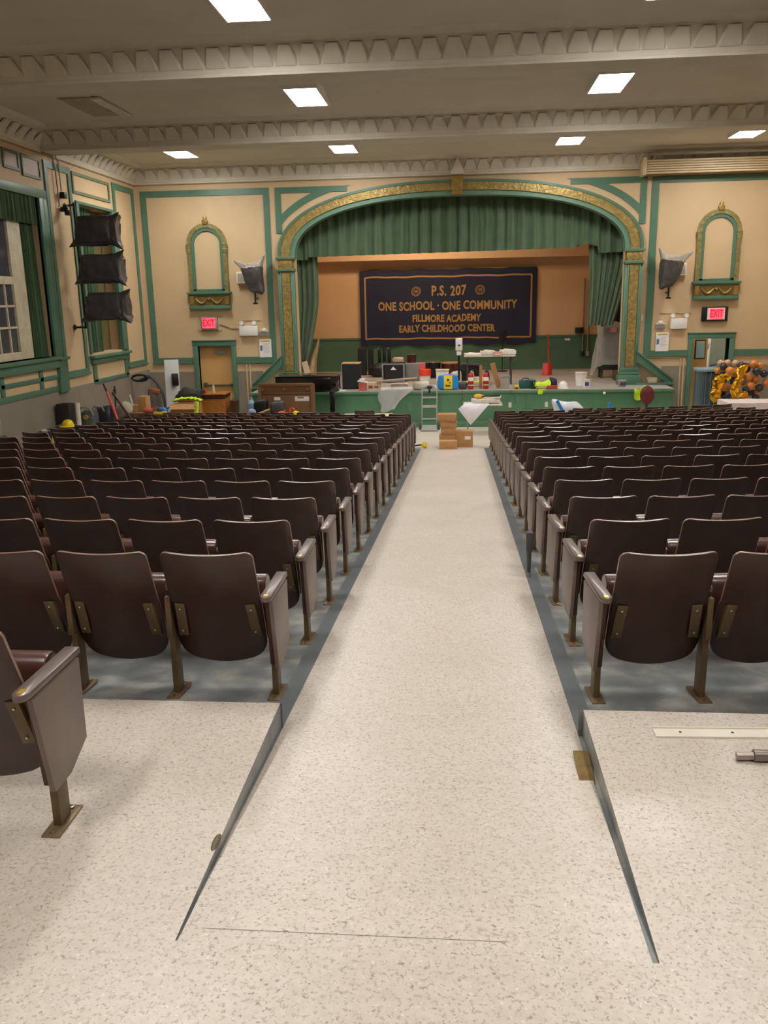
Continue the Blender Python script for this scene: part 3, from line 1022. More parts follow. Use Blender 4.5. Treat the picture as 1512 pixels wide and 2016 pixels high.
def niche(cx, label):
    t = thing('wall_niche', label, 'niche', (cx, DW, 1.68))
    zb = -1.68

    def arc(r, n=28, zc=3.24 + zb):
        return [(r * math.cos(PI * i / n), zc + r * math.sin(PI * i / n)) for i in range(n + 1)]

    def ring(r0, r1, d0, d1, mts, name, zlow):
        a, b = [(r0, zlow)] + arc(r0) + [(-r0, zlow)], [(r1, zlow)] + arc(r1) + [(-r1, zlow)]
        k = len(a)
        vs = []
        for pts, y in ((a, d0), (b, d0), (a, d1), (b, d1)):
            vs += [(x, y, z) for x, z in pts]
        fs = []
        for i in range(k - 1):
            fs += [(i, i + 1, k + i + 1, k + i), (i, 2 * k + i, 2 * k + i + 1, i + 1), (k + i, k + i + 1, 3 * k + i + 1, 3 * k + i)]
        for i in (0, k - 1):
            fs.append((i, k + i, 3 * k + i, 2 * k + i))
        M().add(vs, fs).build(name, mts, t)
    ring(0.325, 0.40, -0.045, 0, GREEN, 'inner_frame', 2.13 + zb)
    ring(0.40, 0.505, -0.07, 0, mat('green_gold_frame', '#8a8050', 0.45, metal=0.25, var=0.3, vscale=12, bump=0.7, bscale=20), 'outer_frame', 2.10 + zb)
    M().box(-0.40, 0.40, -0.045, 0, 2.09 + zb, 2.17 + zb).build('inner_sill', GREEN, t)
    for sx in (-1, 1):
        q = M().box(sx * 0.455 - 0.07, sx * 0.455 + 0.07, -0.09, 0, 3.16 + zb, 3.20 + zb)
        q.box(sx * 0.455 - 0.055, sx * 0.455 + 0.055, -0.085, 0, 3.03 + zb, 3.16 + zb)
        q.box(sx * 0.455 - 0.065, sx * 0.455 + 0.065, -0.09, 0, 3.21 + zb, 3.25 + zb)
        q.build('capital', mat('green_gold_capital', '#86804f', 0.45, metal=0.25, var=0.3, vscale=12), t, bevel=0.006)
    q = M().prism([(-0.06, 3.71 + zb), (0.06, 3.71 + zb), (0.075, 3.80 + zb), (0.03, 3.83 + zb), (0.045, 3.87 + zb), (0, 3.93 + zb), (-0.045, 3.87 + zb), (-0.03, 3.83 + zb), (-0.075, 3.80 + zb)], -0.10, 0, 'xz')
    q.build('finial', GOLD_SM, t, bevel=0.008)
    M().box(-0.56, 0.56, -0.15, 0, 2.05 + zb, 2.10 + zb).box(-0.53, 0.53, -0.12, 0, 2.02 + zb, 2.05 + zb).build('sill', GREEN, t, bevel=0.006)
    br = M().box(-0.52, 0.52, -0.10, 0, 1.77 + zb, 2.02 + zb).build('bracket_panel', mat('dark_gold_panel', '#7a6636', 0.5, metal=0.3, var=0.25, vscale=10), t)
    g_ = M()
    for sx in (-1, 1):
        g_.tube([(sx * (0.05 + 0.30 * i / 10), -0.112, 1.95 + zb - 0.12 * math.sin(PI * i / 10)) for i in range(11)], [0.012 + 0.02 * math.sin(PI * i / 10) for i in range(11)])
        g_.box(sx * 0.45 - 0.05, sx * 0.45 + 0.05, -0.12, -0.10, 1.79 + zb, 2.0 + zb)
    g_.sphere((0, -0.11, 1.93 + zb), 0.04)
    g_.build('swag_relief', GOLD_SM, br)
    M().box(-0.53, 0.53, -0.14, 0, 1.68 + zb, 1.77 + zb).build('bottom_ledge', GREEN, t, bevel=0.01)


niche(-6.25, 'arched gold and green wall niche left of the stage')
niche(6.10, 'arched gold and green wall niche right of the stage')

# ------------------------------------------------------------------ ceiling lights
LIGHTS = [(-2.475, 14.85, 'with one hinged flap open'), (2.335, 14.75, ''), (-2.52, 19.65, ''), (2.335, 19.57, ''), (5.95, 19.48, ''), (-6.13, 19.55, ''), (-2.46, 10.30, ''), (2.335, 10.25, ''),
          (-2.46, 5.5, 'x'), (2.335, 5.5, 'x'), (-2.46, 0.6, 'x'), (2.335, 0.6, 'x')]
LL_ = ['bright ceiling panel light with its right edge flap hanging open', 'bright ceiling panel light in the right column of the middle bay', 'bright ceiling panel light nearest the arch, left of its keystone', 'bright ceiling panel light nearest the arch, right of its keystone',
       'bright ceiling panel light cut by the right picture edge near the slatted case', 'bright ceiling panel light in the far left corner above the left niche', 'large bright ceiling panel light at the top edge left of centre', 'bright ceiling panel light just showing at the top right edge']
ZL = 5.02
for i, (x, y, s_) in enumerate(LIGHTS):
    lab = LL_[i] if i < len(LL_) else 'bright ceiling panel light behind the camera over the rear seats'
    t = thing('ceiling_light', lab, 'light', (x, y, ZL), 0, 'ceiling panel lights')
    q = M()
    frame(q, -0.275, 0.275, -0.63, 0.63, 0.02, 'xz', 0, 1)
    fr = M()
    fr.box(-0.275, -0.255, -0.63, 0.63, 0.0, 0.08).box(0.255, 0.275, -0.63, 0.63, 0.0, 0.08).box(-0.255, 0.255, -0.63, -0.61, 0.0, 0.08).box(-0.255, 0.255, 0.61, 0.63, 0.0, 0.08)
    fr.build('frame', WHITE, t)
    M().box(-0.255, 0.255, -0.61, 0.61, 0.006, 0.02).build('diffuser', DIFF, t)
    if i == 0:
        M().add([(0.275, -0.60, 0.075), (0.275, 0.63, 0.0), (0.32, 0.63, 0.0), (0.34, -0.60, 0.10)], [(0, 1, 2, 3)]).build('flap', WHITE, t)
# ceiling vent
t = thing('ceiling_vent', 'grey grille vent set in the ceiling at upper left', 'vent', (-6.215, 15.2, 5.085))
q = M().box(-0.29, 0.29, -0.68, 0.68, -0.004, 0.014)
q.build('backing', mat('vent_dark', '#a89f86', 0.7), t)
q = M()
for i in range(30):
    y = -0.64 + i * 1.28 / 29
    q.box(-0.26, 0.26, y - 0.008, y + 0.008, -0.014, -0.004)
for i in range(12):
    x = -0.24 + i * 0.48 / 11
    q.box(x - 0.006, x + 0.006, -0.66, 0.66, -0.016, -0.004)
q.build('grille', mat('vent_grey', '#c0b89d', 0.6), t)
M().box(-0.29, -0.26, -0.68, 0.68, -0.02, 0.0).box(0.26, 0.42, -0.68, 0.68, -0.03, 0.0).build('frame', PLASTER2, t)

# ------------------------------------------------------------------ theatre seats
HW = PW / 2


def back_shape():
    m = M()

    def fn(u, v):
        s_ = 2 * u - 1
        # v 0 bottom, 1 top ; half width with rounded corners
        hw = 0.211 + 0.003 * (1 - v)
        rt, rb = 0.035, 0.065
        zb0, zt0 = 0.152, 0.742
        z = zb0 + (zt0 - zb0) * v
        # map side rounding
        k = 1.0
        if zt0 - z < rt:
            d = rt - (zt0 - z)
            k = (hw - rt + math.sqrt(max(rt * rt - d * d, 0))) / hw
        if z - zb0 < rb:
            d = rb - (z - zb0)
            k = (hw - rb + math.sqrt(max(rb * rb - d * d, 0))) / hw
        x = s_ * hw * k
        zz = z + (0.045 * (x / hw) ** 2 if v < 0.5 else 0.045 * (x / hw) ** 2 * max(0, 1 - (v - 0.0) / 0.9) * 0.6) + 0.010 * (x / hw) ** 2 * v
        y = 0.03 - 0.20 * (v ** 1.15) - 0.030 * (1 - (x / hw) ** 2) * (0.5 + 0.5 * v)
        return (x, y, zz)
    vs = [0, 0.01, 0.03, 0.06, 0.10, 0.16, 0.24, 0.34, 0.45, 0.56, 0.67, 0.77, 0.86, 0.92, 0.945, 0.96, 0.975, 0.988, 0.996, 1.0]
    nv = len(vs) - 1
    m.sheet(lambda u, v: fn(u, vs[round(v * nv)]), 14, nv, t=(0, 0.016, 0.003))
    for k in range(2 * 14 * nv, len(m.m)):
        m.m[k] = 1  # rim faces take the painted highlight colour
    return m


def pad_shape():
    """tipped-up seat, a fat board with a rolled upper edge standing in front of the back"""
    m = M()
    sec = []
    for i in range(10):                        # rolled top
        a = PI * i / 9
        sec.append((0.115 - 0.050 * math.cos(a), 0.515 + 0.045 * math.sin(a)))
    sec += [(0.165, 0.42), (0.15, 0.27), (0.13, 0.235), (0.10, 0.24), (0.075, 0.40)]
    n = len(sec)
    xs = [(-0.206, 0.93), (-0.202, 0.98), (-0.185, 1.0), (0, 1.0), (0.185, 1.0), (0.202, 0.98), (0.206, 0.93)]
    vs = []
    for x, k in xs:
        for y, z in sec:
            vs.append((x, 0.115 + (y - 0.115) * k, 0.42 + (z - 0.42) * (0.5 + 0.5 * k)))
    fs = []
    for i in range(len(xs) - 1):
        for j in range(n):
            fs.append((i * n + j, i * n + (j + 1) % n, (i + 1) * n + (j + 1) % n, (i + 1) * n + j))
    fs += [tuple(range(n)), tuple(range(len(xs) * n - 1, (len(xs) - 1) * n - 1, -1))]
    m.add(vs, fs)
    return m


def bracket_shape(sx):
    m = M()
    a = Vector((sx * 0.175, -0.018, 0.30))
    b = Vector((sx * 0.165, -0.078, 0.475))
    m.bar(a, b, 0.046, 0.008, up=(0, 1, 0))
    m.bar(a + Vector((sx * 0.020, 0.03, 0)), b + Vector((sx * 0.020, 0.03, 0)), 0.010, 0.055, up=(0, 1, 0))
    for p in (a.lerp(b, 0.14), a.lerp(b, 0.84)):
        m.cyl(p + Vector((0, -0.009, 0)), p + Vector((0, 0, 0)), 0.006, n=8, mi=1)
    return m


def post_shape(sx):
    m = M()
    x = sx * HW
    m.box(x - 0.014, x + 0.014, -0.035, 0.035, 0.008, 0.50)
    m.box(x - 0.0135, x + 0.0135, -0.06, 0.09, 0.30, 0.50)
    m.cyl((x - 0.013, 0.10, 0.40), (x + 0.013, 0.10, 0.40), 0.018, n=10)
    m.bar((x, 0.0, 0.48), (x, 0.16, 0.51), 0.026, 0.03)
    return m


def foot_shape(sx):
    m = M()
    x = sx * HW
    m.box(x - 0.031, x + 0.031, -0.09, 0.09, -0.004, 0.008)
    for y in (-0.07, 0.07):
        m.cyl((x, y, 0.008), (x, y, 0.014), 0.010, n=8, mi=1)
    return m


def arm_shape(sx, wide=False):
    m = M()
    x = sx * HW
    hw = 0.027 if wide else 0.0135
    y0, y1 = (-0.195, 0.19) if wide else (-0.05, 0.20)
    if wide:
        x = sx * (HW + 0.008)
    pts = [(x - hw, y1), (x - hw, y0 + 0.03), (x - hw * 0.6, y0 + 0.006), (x, y0), (x + hw * 0.6, y0 + 0.006), (x + hw, y0 + 0.03), (x + hw, y1)]
    m.prism(pts, 0.526, 0.550, 'xy')
    return m


def tag_plate(sx):
    x = sx * (HW + 0.008)
    return M().box(x - 0.010, x + 0.010, -0.175, -0.145, 0.5500, 0.5515)


def panel_shape(sx):
    m = M()
    x0, x1 = sorted((sx * (HW + 0.016), sx * (HW + 0.036)))
    m.prism([(-0.155, 0.518), (0.17, 0.518), (0.165, 0.225), (0.03, 0.165), (-0.085, 0.165)], x0, x1, 'yz')
    return m


def panel_back_shape(sx):
    m = M()
    x0, x1 = sorted((sx * (HW - 0.008), sx * (HW + 0.016)))
    m.prism([(-0.12, 0.515), (0.13, 0.515), (0.12, 0.25), (0.02, 0.18), (-0.075, 0.18)], x0, x1, 'yz')
    return m


SM = {}


def seat_mesh(key, shape, mats, bevel=0.0):
    if key not in SM:
        SM[key] = shape.mesh(key, mats, bevel)
    return SM[key]


PARTS = {'back': back_shape(), 'pad': pad_shape()}
MB = seat_mesh('backrest', PARTS['back'], [WOOD_SEAT, RIM_HIGHLIGHT], 0.004)
MP = seat_mesh('seat', PARTS['pad'], [WOOD_PAD])
for sx, nm in ((-1, 'l'), (1, 'r')):
    seat_mesh('bracket' + nm, bracket_shape(sx), [BRONZE, STEEL], 0.0015)
    seat_mesh('post' + nm, post_shape(sx), [BRONZE], 0.002)
    seat_mesh('postend' + nm, post_shape(sx), [BRONZE], 0.002)
    seat_mesh('foot' + nm, foot_shape(sx), [PLATE, STEEL], 0.0015)
    seat_mesh('arm' + nm, arm_shape(sx), [WOOD_ARM], 0.006)
    seat_mesh('armwide' + nm, arm_shape(sx, True), [WOOD_ARM], 0.006)
    seat_mesh('tag' + nm, tag_plate(sx), [BRASS])
    seat_mesh('panel' + nm, panel_shape(sx), [PANEL_LAM], 0.003)
    seat_mesh('panelback' + nm, panel_back_shape(sx), [WOOD_DARK], 0.003)


def sub(name, mesh, parent):
    o = bpy.data.objects.new(name, mesh)
    COL.objects.link(o)
    o.parent = parent
    return o


def add_standard(t, nm, end):
    st = sub('standard', SM[('postend' if end else 'post') + nm], t)
    sub('base_plate', SM['foot' + nm], st)
    if end:
        a = sub('armrest', SM['armwide' + nm], t)
        sub('row_tag', SM['tag' + nm], a)
        p = sub('end_panel', SM['panel' + nm], t)
        sub('inner_panel', SM['panelback' + nm], p)
    else:
        sub('armrest', SM['arm' + nm], t)


def build_seat(loc, rz, label, sides, endside, group, off=0.0):
    """sides: which standards it owns ('l','r'); endside: the one with an end panel or None"""
    t = thing('theater_seat', label, 'seat', loc, rz, group)
    for nm, me in (('backrest', MB), ('seat', MP), ('mounting_bracket', SM['bracketl']), ('mounting_bracket', SM['bracketr'])):
        sub(nm, me, t).location.x = off
    for s_ in sides:
        add_standard(t, s_, s_ == endside)
    return t


def far_mesh(sides, endside, off=0.0):
    """a whole seat as one mesh for the distant rows"""
    key = 'far%s%s%.3f' % (sides, endside, off)
    if key not in SM:
        mats = [WOOD_SEAT, WOOD_PAD, BRONZE, STEEL, RIM_HIGHLIGHT, PLATE, WOOD_ARM, PANEL_LAM, WOOD_DARK]
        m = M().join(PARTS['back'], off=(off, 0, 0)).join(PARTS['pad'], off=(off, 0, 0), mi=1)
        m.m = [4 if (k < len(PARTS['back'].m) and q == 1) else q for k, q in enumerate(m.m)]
        for sx in (-1, 1):
            m.join(bracket_shape(sx), off=(off, 0, 0), mi=2)
        for s_ in sides:
            sx = 1 if s_ == 'r' else -1
            e = s_ == endside
            m.join(post_shape(sx), mi=2).join(foot_shape(sx), mi=5).join(arm_shape(sx, e), mi=6)
            if e:
                m.join(panel_shape(sx), mi=7).join(panel_back_shape(sx), mi=8)
        SM[key] = m.mesh(key, mats, 0.0)
    return SM[key]


ORD = ['zeroth', 'first', 'second', 'third', 'fourth', 'fifth', 'sixth', 'seventh', 'eighth', 'ninth', 'tenth', 'eleventh', 'twelfth', 'thirteenth', 'fourteenth', 'fifteenth', 'sixteenth', 'seventeenth', 'eighteenth']
XAL, XAR = -0.862, 0.637


def curve_shift(x):
    return (x + 1.0) ** 2 / 54.0 - 0.02


def place_seat(x, row, sides, endside, label, group, far, off=0.0):
    y = Y1 + row * RP + curve_shift(x)
    rz = math.atan((x + 1.0) / 27.0)
    z = fz(y) + 0.002
    if far:
        o = bpy.data.objects.new('theater_seat', far_mesh(sides, endside, off))
        COL.objects.link(o)
        o.location = (x, y, z)
        o.rotation_euler = (0, 0, rz)
        tag(o, label, 'seat', group)
    else:
        build_seat((x, y, z), rz, label, sides, endside, group, off)


NSEAT = 11
for row in range(18):
    for blk in ('left', 'right'):
        for i in range(NSEAT):
            sgn = -1 if blk == 'left' else 1
            x = (XAL if blk == 'left' else XAR) + sgn * (i + 0.5) * PW
            y = Y1 + row * RP
            if x < -0.563 * y - 1.6 or x > 0.356 * y + 1.6:
                continue
            if row == 17:
                continue
            if row == 16 and blk == 'left' and i < 3:
                continue
            aisle = 'r' if blk == 'left' else 'l'
            sides = aisle
            xn = x + sgn * PW
            if i == NSEAT - 1 or xn < -0.563 * y - 1.6 or xn > 0.356 * y + 1.6:
                sides = 'lr'
            lab = 'dark brown auditorium seat, %s from the aisle, %s row from the back, %s block' % (ORD[i + 1], ORD[row + 1], blk)
            place_seat(x, row, sides, aisle if i == 0 else None, lab, 'auditorium seats of the %s block' % blk, row >= 8, sgn * 0.012)
place_seat(-1.97, 17.05, 'lr', None, 'lone dark brown seat standing ahead of the left block near the stage', 'loose front seats', True)
loose = [1.72, 2.53, 3.02, 3.52, 4.03, 4.53, 5.02, 5.49]
for i, x in enumerate(loose):
    lab = ('dark brown seat standing apart ahead of the right block, nearest the aisle' if i == 0 else 'dark brown auditorium seat, %s along the detached front row of the right block' % ORD[i])
    place_seat(x, 17.02, 'lr' if i in (0, len(loose) - 1) else 'l', None, lab, 'loose front seats', True)
# the near seat on the level rear floor
build_seat((-1.315 - HW, 2.41, LEV), 0, 'nearest aisle seat at the left picture edge standing on the tiled floor', 'lr', 'r', 'seats on the level rear floor')

# ------------------------------------------------------------------ things on the rear floor
q = M().box(-0.6, 0.6, -0.034, 0.034, 0.0, 0.008).box(-0.6, 0.6, 0.028, 0.034, 0.0, 0.014)
for i in range(6):
    q.cyl((-0.5 + i * 0.2, 0.0, 0.008), (-0.5 + i * 0.2, 0.0, 0.0088), 0.006, n=8, mi=1)
solo('threshold_strip', q, [mat('pale_satin_strip', '#efe8d8', 0.4, var=0.03), BLACK], 'long pale metal strip with screw holes lying on the right floor', 'metal strip', (1.365, 3.13, LEV), 0.03)
t = thing('telescopic_rod', 'grey brown rod lying on the tiles at the right picture edge', 'rod', (1.02, 2.925, LEV), 0.01)
M().cyl((0.06, 0, 0.022), (0.9, 0, 0.022), 0.022, n=14).build('sleeve', mat('taupe_metal', '#8c7f76', 0.4, metal=0.4), t)
M().cyl((0.0, 0, 0.017), (0.06, 0, 0.02), 0.015, n=12).build('tip', mat('taupe_metal_light', '#a99d93', 0.4, metal=0.4), t)
q = M().add([(-0.036, -0.12, 0), (0.020, -0.12, 0), (0.030, 0.12, 0), (-0.030, 0.12, 0), (-0.036, -0.12, 0.006), (0.020, -0.12, 0.006), (0.030, 0.12, 0.006), (-0.030, 0.12, 0.006)],
            [(0, 3, 2, 1), (4, 5, 6, 7), (0, 1, 5, 4), (1, 2, 6, 5), (2, 3, 7, 6), (3, 0, 4, 7)])
solo('metal_plate', q, [mat('rusty_brass_plate', '#8d7442', 0.45, metal=0.35, var=0.3, vscale=18)], 'tarnished brown plate bridging the right edge of the aisle ramp', 'plate', (0.485, 2.99, fz(2.99) + 0.002), 0)
q = M().lathe([(0.034, 0), (0.034, 0.004), (0.022, 0.012), (0.002, 0.014)], n=18, sx=0.35, sy=1.3)
solo('tape_lump', q, [mat('ochre_tape', '#6f6448', 0.5, var=0.2)], 'small brown tape patch on the left edge of the aisle ramp', 'tape', (-0.770, 2.33, LEV - 0.002))
t = thing('floor_post', 'short dark grey post standing at the right aisle edge beside the seats', 'post', (0.517, 6.1, fz(6.1)))
M().box(-0.024, 0.024, -0.03, 0.03, 0.20, 0.345).build('head', DGREY, t, bevel=0.006)
M().cyl((0, 0, 0.03), (0, 0, 0.20), 0.015, 0.019, n=10).build('stem', DGREY, t)
M().cyl((0, 0, 0.0), (0, 0, 0.035), 0.020, 0.015, n=10).build('foot', GREY, t)

# ------------------------------------------------------------------ wall fittings
for cx, cz, lab, dark in ((-6.31, 1.33, 'red lit exit sign in a grey frame above the left door', False), (6.12, 1.345, 'red lit exit sign in a wide black frame above the right door', True)):
    t = thing('exit_sign', lab, 'exit sign', (cx, DW, cz))
    if dark:
        M().box(-0.30, 0.30, -0.09, 0, -0.17, 0.17).build('housing', BLACK, t, bevel=0.008)
        M().box(-0.185, 0.225, -0.10, -0.09, -0.13, 0.145).build('surround', WHITE, t)
        fx = 0.03
    else:
        M().box(-0.215, 0.215, -0.08, 0, -0.165, 0.165).build('housing', GREY, t, bevel=0.008)
        M().box(-0.30, 0.30, -0.02, 0, -0.185, -0.17).build('conduit', mat('tan_conduit', '#a58f68', 0.5), t)
        M().box(-0.25, 0.33, -0.02, 0, 0.165, 0.178).build('conduit', mat('tan_conduit', '#a58f68', 0.5), t)
        fx = 0.0
    M().box(fx - 0.16, fx + 0.16, -0.11, -0.10 if dark else -0.08, -0.115, 0.125).build('lit_face', EXITRED, t)
    lettering('EXIT', 0.24, 'lettering', EXITLET, t, wscale=0.62, bold=0.004, loc=(fx, -0.111, 0.005), depth=0.002)
for cx, cz, lab in ((-5.30, 1.16, 'white twin-head emergency light box left of the stage'), (5.285, 1.16, 'white twin-head emergency light box right of the stage')):
    t = thing('emergency_light', lab, 'emergency light', (cx, DW, cz))
    M().box(-0.235 if cx < 0 else -0.19, 0.235 if cx < 0 else 0.19, -0.12, 0, -0.15, 0.10).build('housing', WHITE, t, bevel=0.015)
    for sx in (-1, 1):
        h_ = M().cyl((sx * 0.16, -0.06, 0.10), (sx * 0.16, -0.06, 0.15), 0.015, n=8).cyl((sx * 0.16, -0.03, 0.17), (sx * 0.16, -0.13, 0.165), 0.035, 0.055, n=14).build('lamp_head', WHITE, t)
        M().cyl((sx * 0.16, -0.13, 0.165), (sx * 0.16, -0.135, 0.165), 0.048, n=14).build('lens', mat('clear_lens', '#f6f4ec', 0.1), h_)
    M().tube([(-0.15 if cx < 0 else -0.45, -0.015, 0.225), (0.3, -0.015, 0.225)], 0.008).build('conduit', mat('tan_pipe', '#b39d76', 0.5), t)
q = M().tube([(-6.05, DW - 0.015, 1.30), (-5.95, DW - 0.015, 1.27), (-5.75, DW - 0.015, 1.19), (-5.54, DW - 0.015, 1.19)], 0.012)
o = q.build('conduit_pipe', mat('brown_pipe', '#9c8862', 0.5))
tag(o, 'bent tan conduit joining the left exit sign and emergency light', 'pipe')
for cx, cz, lab in ((-4.91, 1.10, 'small white fire alarm strobe beside the left emergency light'), (4.86, 1.12, 'small white fire alarm strobe beside the right emergency light')):
    t = thing('alarm_strobe', lab, 'alarm', (cx, DW, cz))
    M().box(-0.11, 0.11, -0.05, 0, -0.10, 0.02).build('base', GREY, t, bevel=0.008)
    M().box(-0.11, 0.11, -0.06, 0, 0.0, 0.03).sphere((0, -0.04, 0.04), 0.07, s=(1, 0.7, 0.8)).build('strobe_lens', OFFWHITE, t)
for cx, cz, lab in ((-4.90, 0.70, 'white notice sheet with yellow heading and blue block, left of stage'), (4.93, 0.715, 'white notice sheet with yellow heading and blue block, right of stage')):
    t = thing('notice_sheet', lab, 'notice', (cx, DW, cz))
    M().box(-0.155, 0.155, -0.034, -0.024, -0.235, 0.215).build('sheet', PAPER, t)
    M().box(-0.12, 0.12, -0.037, -0.034, 0.15, 0.185).build('heading_bar', mat('ochre_print', '#d2a24a', 0.6), t)
    q = M().box(-0.135, -0.075, -0.037, -0.034, -0.07, 0.06)
    q.build('blue_block', mat('blue_print', '#5a6fb0', 0.6, var=0.25, vscale=40), t)
    q = M()
    for i in range(8):
        q.box(-0.05, 0.12 - 0.03 * (i % 3), -0.0365, -0.034, 0.10 - i * 0.03, 0.108 - i * 0.03)
    q.build('print_lines', mat('grey_print', '#b5b2ac', 0.7), t)
for cx, cz, lab in ((-5.36, 2.43, 'beige wall speaker partly behind the bagged light left of stage'), (5.22, 2.40, 'beige wall speaker partly behind the bagged light right of stage')):
    t = thing('wall_speaker', lab, 'speaker', (cx, DW, cz))
    M().prism([(0, -0.14), (-0.14, -0.14), (-0.09, 0.14), (0, 0.14)], -0.17, 0.17, 'yz').build('cabinet', OFFWHITE, t, bevel=0.008)
    q = M()
    for i in range(9):
        z = -0.10 + i * 0.024
        q.box(-0.13, 0.13, -0.152 + (z + 0.14) * 0.18, -0.12, z, z + 0.007)
    q.build('grille', mat('beige_grille', '#b9b2a0', 0.6), t)


def bag_mesh(size, seed, pulls, squash=0.35, nu=36, nv=26, crease=0.07, grey=None):
    """lumpy black bag: rounded block, creases, and corners pulled out"""
    sx, sy, sz = size

    def fn(u, v):
        th, ph = u * 2 * PI, (v - 0.5) * PI
        d = Vector((math.cos(ph) * math.cos(th), math.cos(ph) * math.sin(th), math.sin(ph)))
        e = squash
        p = Vector([math.copysign(abs(c) ** e, c) for c in d])
        p = Vector((p.x * sx / 2, p.y * sy / 2, p.z * sz / 2))
        n_ = nz(d.x * 1.7 + seed, d.y * 1.7, d.z * 1.7) * 0.10 + abs(nz(d.x * 4 + seed, d.y * 4, d.z * 4 + d.x * 3)) * crease
        p *= 0.93 + n_
        for (dx, dy, dz), amt, sharp in pulls:
            k = max(0.0, d.dot(Vector((dx, dy, dz)).normalized()))
            p += Vector((dx, dy, dz)) * amt * k ** sharp
        return p
    m = M().sheet(fn, nu, nv)
    if grey:
        for k, q in enumerate(m.f):
            c = sum((Vector(m.v[i]) for i in q), Vector()) / len(q)
            if grey(c):
                m.m[k] = 1
    return m


# left wall rig
t = thing('light_pipe', 'black vertical pipe on wall arms carrying the three bagged lights', 'pipe', (-7.77, 17.62, 1.39))
M().cyl((0, 0, -0.03), (0, 0, 2.46), 0.025, n=12).build('upright', BLACK, t)
M().cyl((-0.22, -0.06, 0.0), (0.0, 0.0, 0.0), 0.022, n=10).cyl((-0.22, -0.06, 0.0), (-0.20, -0.06, 0.0), 0.06, n=12).build('wall_arm', BLACK, t)
M().cyl((-0.22, 0.06, 2.40), (0.0, 0.0, 2.42), 0.022, n=10).cyl((-0.22, 0.06, 2.40), (-0.20, 0.06, 2.40), 0.06, n=12).build('wall_arm', BLACK, t)
for z, dx, seed, lab in ((3.27, 0.0, 1, 'uppermost of the three black bagged lights on the left wall pipe'), (2.55, 0.03, 5, 'middle of the three black bagged lights on the left wall pipe'), (1.80, 0.08, 9, 'lowest of the three black bagged lights on the left wall pipe')):
    m_ = bag_mesh((0.86, 0.52, 0.58), seed, [((0.9, -0.25, 0.60), 0.17, 16), ((0.85, -0.3, -0.62), 0.20, 16), ((-0.9, -0.35, -0.55), 0.12, 14), ((-0.9, -0.3, 0.45), -0.10, 10)], 0.30, 64, 44, 0.14)
    t = thing('bagged_light', lab, 'stage light', (-7.26 + dx, 17.45, z), 0.05, 'bagged lights on the left wall')
    m_.build('bag', BAG, t, angle=50)
    M().cyl((-0.50 - dx, 0.17, 0.02), (-0.2, 0.05, 0.0), 0.03, n=8).build('clamp', BLACK, t)
# small camera and box with conduit above it
t = thing('wall_camera', 'small black camera on the left wall beside the pipe arm', 'camera', (XL + 0.03, 17.46, 3.66))
M().cyl((0, 0, 0.05), (0.08, 0, 0.05), 0.05, n=14).build('mount', BLACK, t)
M().obox((0.13, -0.02, -0.02), (0.10, 0.20, 0.09), (0, 0, 0.4)).build('body', BLACK, t, bevel=0.01)
M().sphere((0.09, 0.0, 0.08), 0.055).build('dome', BLACK, t)
t = thing('junction_box', 'small black box at the foot of the conduit on the left wall', 'junction box', (XL + 0.03, 17.52, 3.98))
M().box(0, 0.10, -0.06, 0.06, -0.06, 0.06).build('box', BLACK, t, bevel=0.008)
M().tube([(0.02, 0, 0.06), (0.02, -0.03, 0.62), (0.05, -0.20, 0.75)], 0.014).build('conduit', mat('tan_wall_pipe', '#b19a74', 0.5), t)
q = M().tube([(XL + 0.05, 17.36, 3.75), (XL + 0.05, 17.34, 4.45), (XL + 0.05, 17.25, 4.68)], 0.014)
o = q.build('conduit_pipe', mat('tan_wall_pipe2', '#a8905f', 0.5))
tag(o, 'thin tan conduit rising from the wall camera to the cornice', 'pipe')
# bagged lights beside the stage
for sx, cx, cz, lab in ((1, -5.03, 2.42, 'black bagged stage light on the wall left of the arch'), (-1, 4.95, 2.36, 'black bagged stage light on the wall right of the arch')):
    t = thing('bagged_light', lab, 'stage light', (cx, DW - 0.35, cz), 0, 'bagged lights beside the arch')

    mm = bag_mesh((0.46, 0.40, 0.70), 14 + sx, [((-sx * 1.0, -0.35, 0.62), 0.24, 9), ((sx * 0.55, 0.1, 1.0), 0.22, 14), ((-sx * 0.9, 0, -0.75), -0.16, 4), ((sx * 0.6, -0.2, -1.0), 0.10, 5)], 0.42, 64, 44, 0.12,
                  grey=lambda c, sx=sx: c.z > 0.235 + 0.10 * sx * c.x + 0.04 * nz(c.x * 5, c.y * 5, 1))
    mm.build('bag', [BAG, BAG_EDGE], t, angle=55)
    M().cyl((0.0, 0.05, -0.62), (0, 0.05, -0.36), 0.02, n=8).box(-0.05, 0.05, 0.0, 0.10, -0.64, -0.60).build('stem', BLACK, t)
    M().cyl((0, 0.05, -0.5), (0, 0.345, -0.5), 0.018, n=8).build('wall_arm', BLACK, t)
